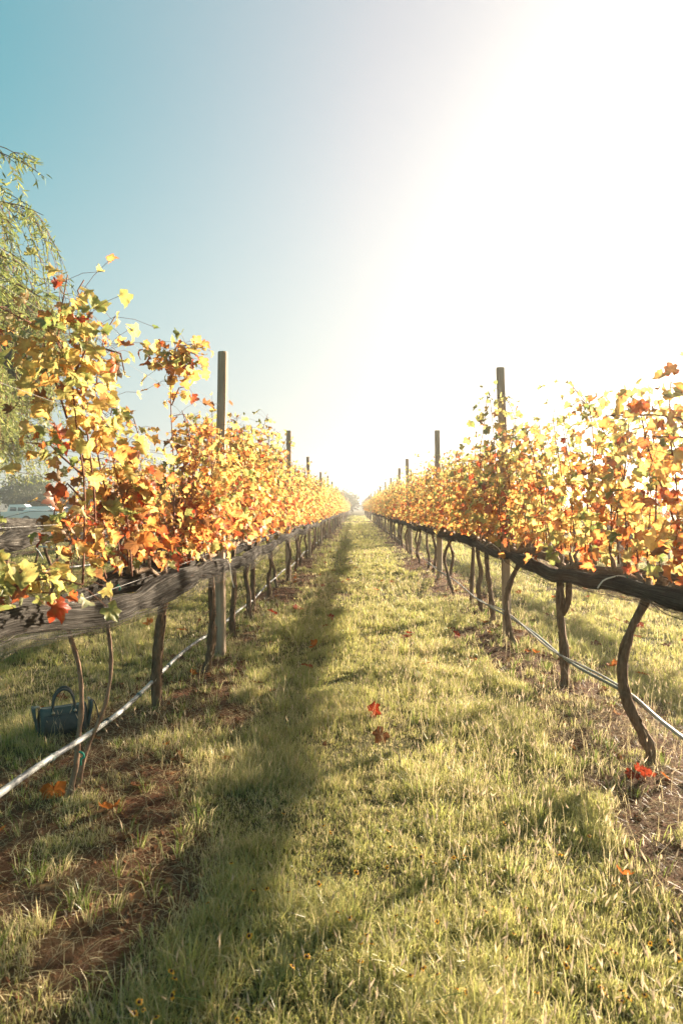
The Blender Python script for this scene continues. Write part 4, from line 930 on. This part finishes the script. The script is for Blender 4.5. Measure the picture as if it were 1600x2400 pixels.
# ------------------------------------------------------------------ far trees, treeline, mound, cars
def far_tree(x, y, hgt, rad, seed, lab, col=(.07, .085, .03), name="tree"):
    rng = np.random.default_rng(seed); t = thing(name, lab, "tree", (x, y, 0), 0, "trees beyond the vineyard")
    V_, F_ = tube(resample(np.array([(0, 0, -.1), (.05, 0, hgt * .3), (0, .1, hgt * .75)]), hgt / 8), np.linspace(.05, .015, len(resample(np.array([(0, 0, -.1), (.05, 0, hgt * .3), (0, .1, hgt * .75)]), hgt / 8))) * hgt, 8, .08, rng); obj("trunk", npmesh("trunk", V_, F_, M_TTRUNK, None, True), t)
    P = []
    for i in range(34):
        c = rng.normal(0, 1, 3); c /= np.linalg.norm(c); c *= rng.random() ** .4; c = c * [rad, rad, hgt * .38] + [0, 0, hgt * .58]
        P.append(c + rng.normal(0, 1, (120, 3)) * [rad * .2, rad * .2, hgt * .09])
    P = np.concatenate(P); n = len(P); D_ = rng.normal(0, 1, (n, 3)); Nn = rng.normal(0, 1, (n, 3)); s = rng.uniform(.08, .14, n) * (hgt / 2.2)
    cc = np.array(col) * rng.uniform(.6, 1.5, (n, 1)); A = Acc(); A.add(*leaf_geo(P, D_, Nn, s, cc, cc, 0, rng)); obj("crown", A.mesh("crown", M_TREE), t)
far_tree(-1.9, 128, 4.4, 2.2, 1, "dark bushy tree at the far end of the path on its left")
far_tree(3.2, 132, 3.4, 1.8, 2, "lower dark bush at the far end of the path on its right")
far_tree(-27.5, 66, 2.6, 2.0, 3, "round olive bush behind the parked cars", (.10, .09, .05))
far_tree(-33, 72, 3.4, 2.8, 4, "broad olive tree behind the white pickup", (.10, .10, .05))
far_tree(-24.0, 62, 2.1, 1.2, 5, "small brownish bush right of the parked cars", (.12, .09, .05))
far_tree(-38, 78, 5.0, 3.4, 6, "taller tree at the left end of the car park", (.08, .10, .04))
rng = np.random.default_rng(9); n = 9000; A = Acc()
x = rng.uniform(-320, 320, n); prof = 2.2 + 3.6 * fbm(x, x * 0, 22, 3) * (np.abs(x + 2) > 10); z = rng.random(n) ** .8 * prof; P = np.stack([x, 330 + rng.normal(0, 5, n), z], -1)
cc = np.array([.085, .09, .045]) * rng.uniform(.6, 1.4, (n, 1)); A.add(*leaf_geo(P, rng.normal(0, 1, (n, 3)), rng.normal(0, 1, (n, 3)), rng.uniform(1.0, 2.4, n), cc, cc, 0, rng))
tag(obj("treeline", A.mesh("treeline", M_TREE)), "low olive line of woods along the horizon", "woods", kind='stuff')

def mound():
    th = np.linspace(0, 2 * np.pi, 48, endpoint=False); rs = np.linspace(0, 1, 16); V_ = []
    for r in rs:
        z = 1.0 * (math.cos(r * math.pi) * .5 + .5) - .02
        for a in th: V_.append((r * 4.6 * math.cos(a), r * 3.0 * math.sin(a), z + .06 * (vn(np.array([r * 8 * math.cos(a)]), np.array([r * 8 * math.sin(a)]), 1.)[0] - .5)))
    idx = np.arange(16 * 48).reshape(16, 48); A_, B_ = idx[:-1], idx[1:]; Q_ = np.stack([A_, B_, np.roll(B_, -1, 1), np.roll(A_, -1, 1)], -1).reshape(-1, 4)
    m = simple("dry mound grass", (.33, .27, .15), .95, .35, 4, .1, 0, .5)
    o = obj("mound", npmesh("mound", np.array(V_), Q_, m, None, True), None, (-18.6, 32, 0)); tag(o, "low mound of dry grass in front of the parked cars", "mound", kind='structure')
mound()

def car(loc, rz, col, lab, kind="pickup"):
    t = thing("parked_car", lab, "car", loc, rz, "cars parked beyond the vineyard")
    paint = simple("car paint " + lab[:12], col, .3, 0, 1, .5); glass = simple("car glass", (.03, .04, .05), .1, 0, 1, .8); rub = simple("tyre rubber", (.02, .02, .02), .8); rimm = simple("steel rim", (.5, .5, .5), .35, metallic=.8)
    if kind == "pickup": lo = [(-2.5, .55), (-2.5, 1.05), (-.9, 1.07), (-.75, 1.72), (.55, 1.76), (1.15, 1.15), (2.35, 1.02), (2.5, .85), (2.5, .5)]; wn = [[(-.68, 1.15), (-.60, 1.62), (-.1, 1.64), (-.1, 1.15)], [(.0, 1.15), (.0, 1.65), (.48, 1.66), (.92, 1.18)]]
    else: lo = [(-2.0, .45), (-2.05, .95), (-1.75, 1.05), (-1.35, 1.45), (.35, 1.48), (1.0, 1.02), (1.9, .88), (2.05, .7), (2.05, .42)]; wn = [[(-1.4, 1.02), (-1.2, 1.38), (-.35, 1.40), (-.35, 1.0)], [(-.25, 1.0), (-.25, 1.41), (.28, 1.42), (.78, 1.02)]]
    def prism(poly, hw, m, name, par, taper=0):
        n = len(poly); V_ = [(x, -hw * (1 - taper * (z > 1.2)), z) for x, z in poly] + [(x, hw * (1 - taper * (z > 1.2)), z) for x, z in poly]
        me = bpy.data.meshes.new(name); me.from_pydata(V_, [], [list(range(n)), list(range(2 * n - 1, n - 1, -1))] + [[i, i + n, (i + 1) % n + n, (i + 1) % n] for i in range(n)]); me.materials.append(m)
        import bmesh
        bm = bmesh.new(); bm.from_mesh(me); bmesh.ops.recalc_face_normals(bm, faces=bm.faces)
        if name == "body": bmesh.ops.bevel(bm, geom=bm.edges[:], offset=.05, segments=2, affect='EDGES')
        bm.to_mesh(me); bm.free(); return obj(name, me, par)
    prism(lo, .88, paint, "body", t, .12)
    for s in (-1, 1):
        for q in wn:
            n = 4; me = bpy.data.meshes.new("window"); V_ = [(x, s * (.885 - .10 * (z > 1.2)), z) for x, z in q] + [(x, s * (.860 - .10 * (z > 1.2)), z) for x, z in q]
            me.from_pydata(V_, [], [[0, 1, 2, 3], [7, 6, 5, 4]] + [[i, i + 4, (i + 1) % 4 + 4, (i + 1) % 4] for i in range(4)]); me.materials.append(glass); obj("window", me, t)
        for wx in (-1.45, 1.5):
            V_, F_ = tube(np.array([(wx, s * .70, .34), (wx, s * .90, .34)]), .34, 18); wh = obj("wheel", npmesh("wheel", V_, F_, rub), t)
            V_, F_ = tube(np.array([(wx, s * .895, .34), (wx, s * .905, .34)]), .19, 14); obj("rim", npmesh("rim", V_, F_, rimm), wh)
        V_, F_ = tube(np.array([(2.44, s * .62, .80), (2.53, s * .62, .80)]), .10, 10); obj("headlight", npmesh("headlight", V_, F_, simple("lamp glass", (.8, .8, .75), .15)), t)
    return t
car((-30.2, 61, -.15), math.radians(10), (.78, .78, .76), "white pickup truck parked behind the grass mound")
car((-28.0, 64, -.1), math.radians(75), (.55, .03, .03), "bright red car parked nose-on next to the white pickup", "sedan")
car((-26.6, 65, -.1), math.radians(80), (.03, .10, .14), "dark blue car parked beside the red one", "sedan")
car((-26.4, 58, -.05), math.radians(8), (.72, .76, .80), "pale silver car parked near the brownish bush", "sedan")

# ------------------------------------------------------------------ haze
def haze():
    x0, x1, y0, y1, z0, z1 = -900, 900, -55, 1500, -1.2, 14
    V_ = [(x, y, z) for x in (x0, x1) for y in (y0, y1) for z in (z0, z1)]
    me = bpy.data.meshes.new("haze"); me.from_pydata(V_, [], [(0, 1, 3, 2), (4, 6, 7, 5), (0, 4, 5, 1), (2, 3, 7, 6), (0, 2, 6, 4), (1, 5, 7, 3)])
    m, n, o = mat("haze air"); v = N(n, 'ShaderNodeVolumePrincipled'); v.inputs['Density'].default_value = .0032; v.inputs['Anisotropy'].default_value = .78; v.inputs['Color'].default_value = (1, .96, .9, 1)  # distance haze, its forward glow strengthened to stand in for lens flare
    n.links.new(v.outputs[0], o.inputs['Volume']); me.materials.append(m)
    tag(obj("haze", me), "pale sunlit haze over the vineyard, thickened to imitate a lens flare veil", "haze", kind='stuff')
haze()
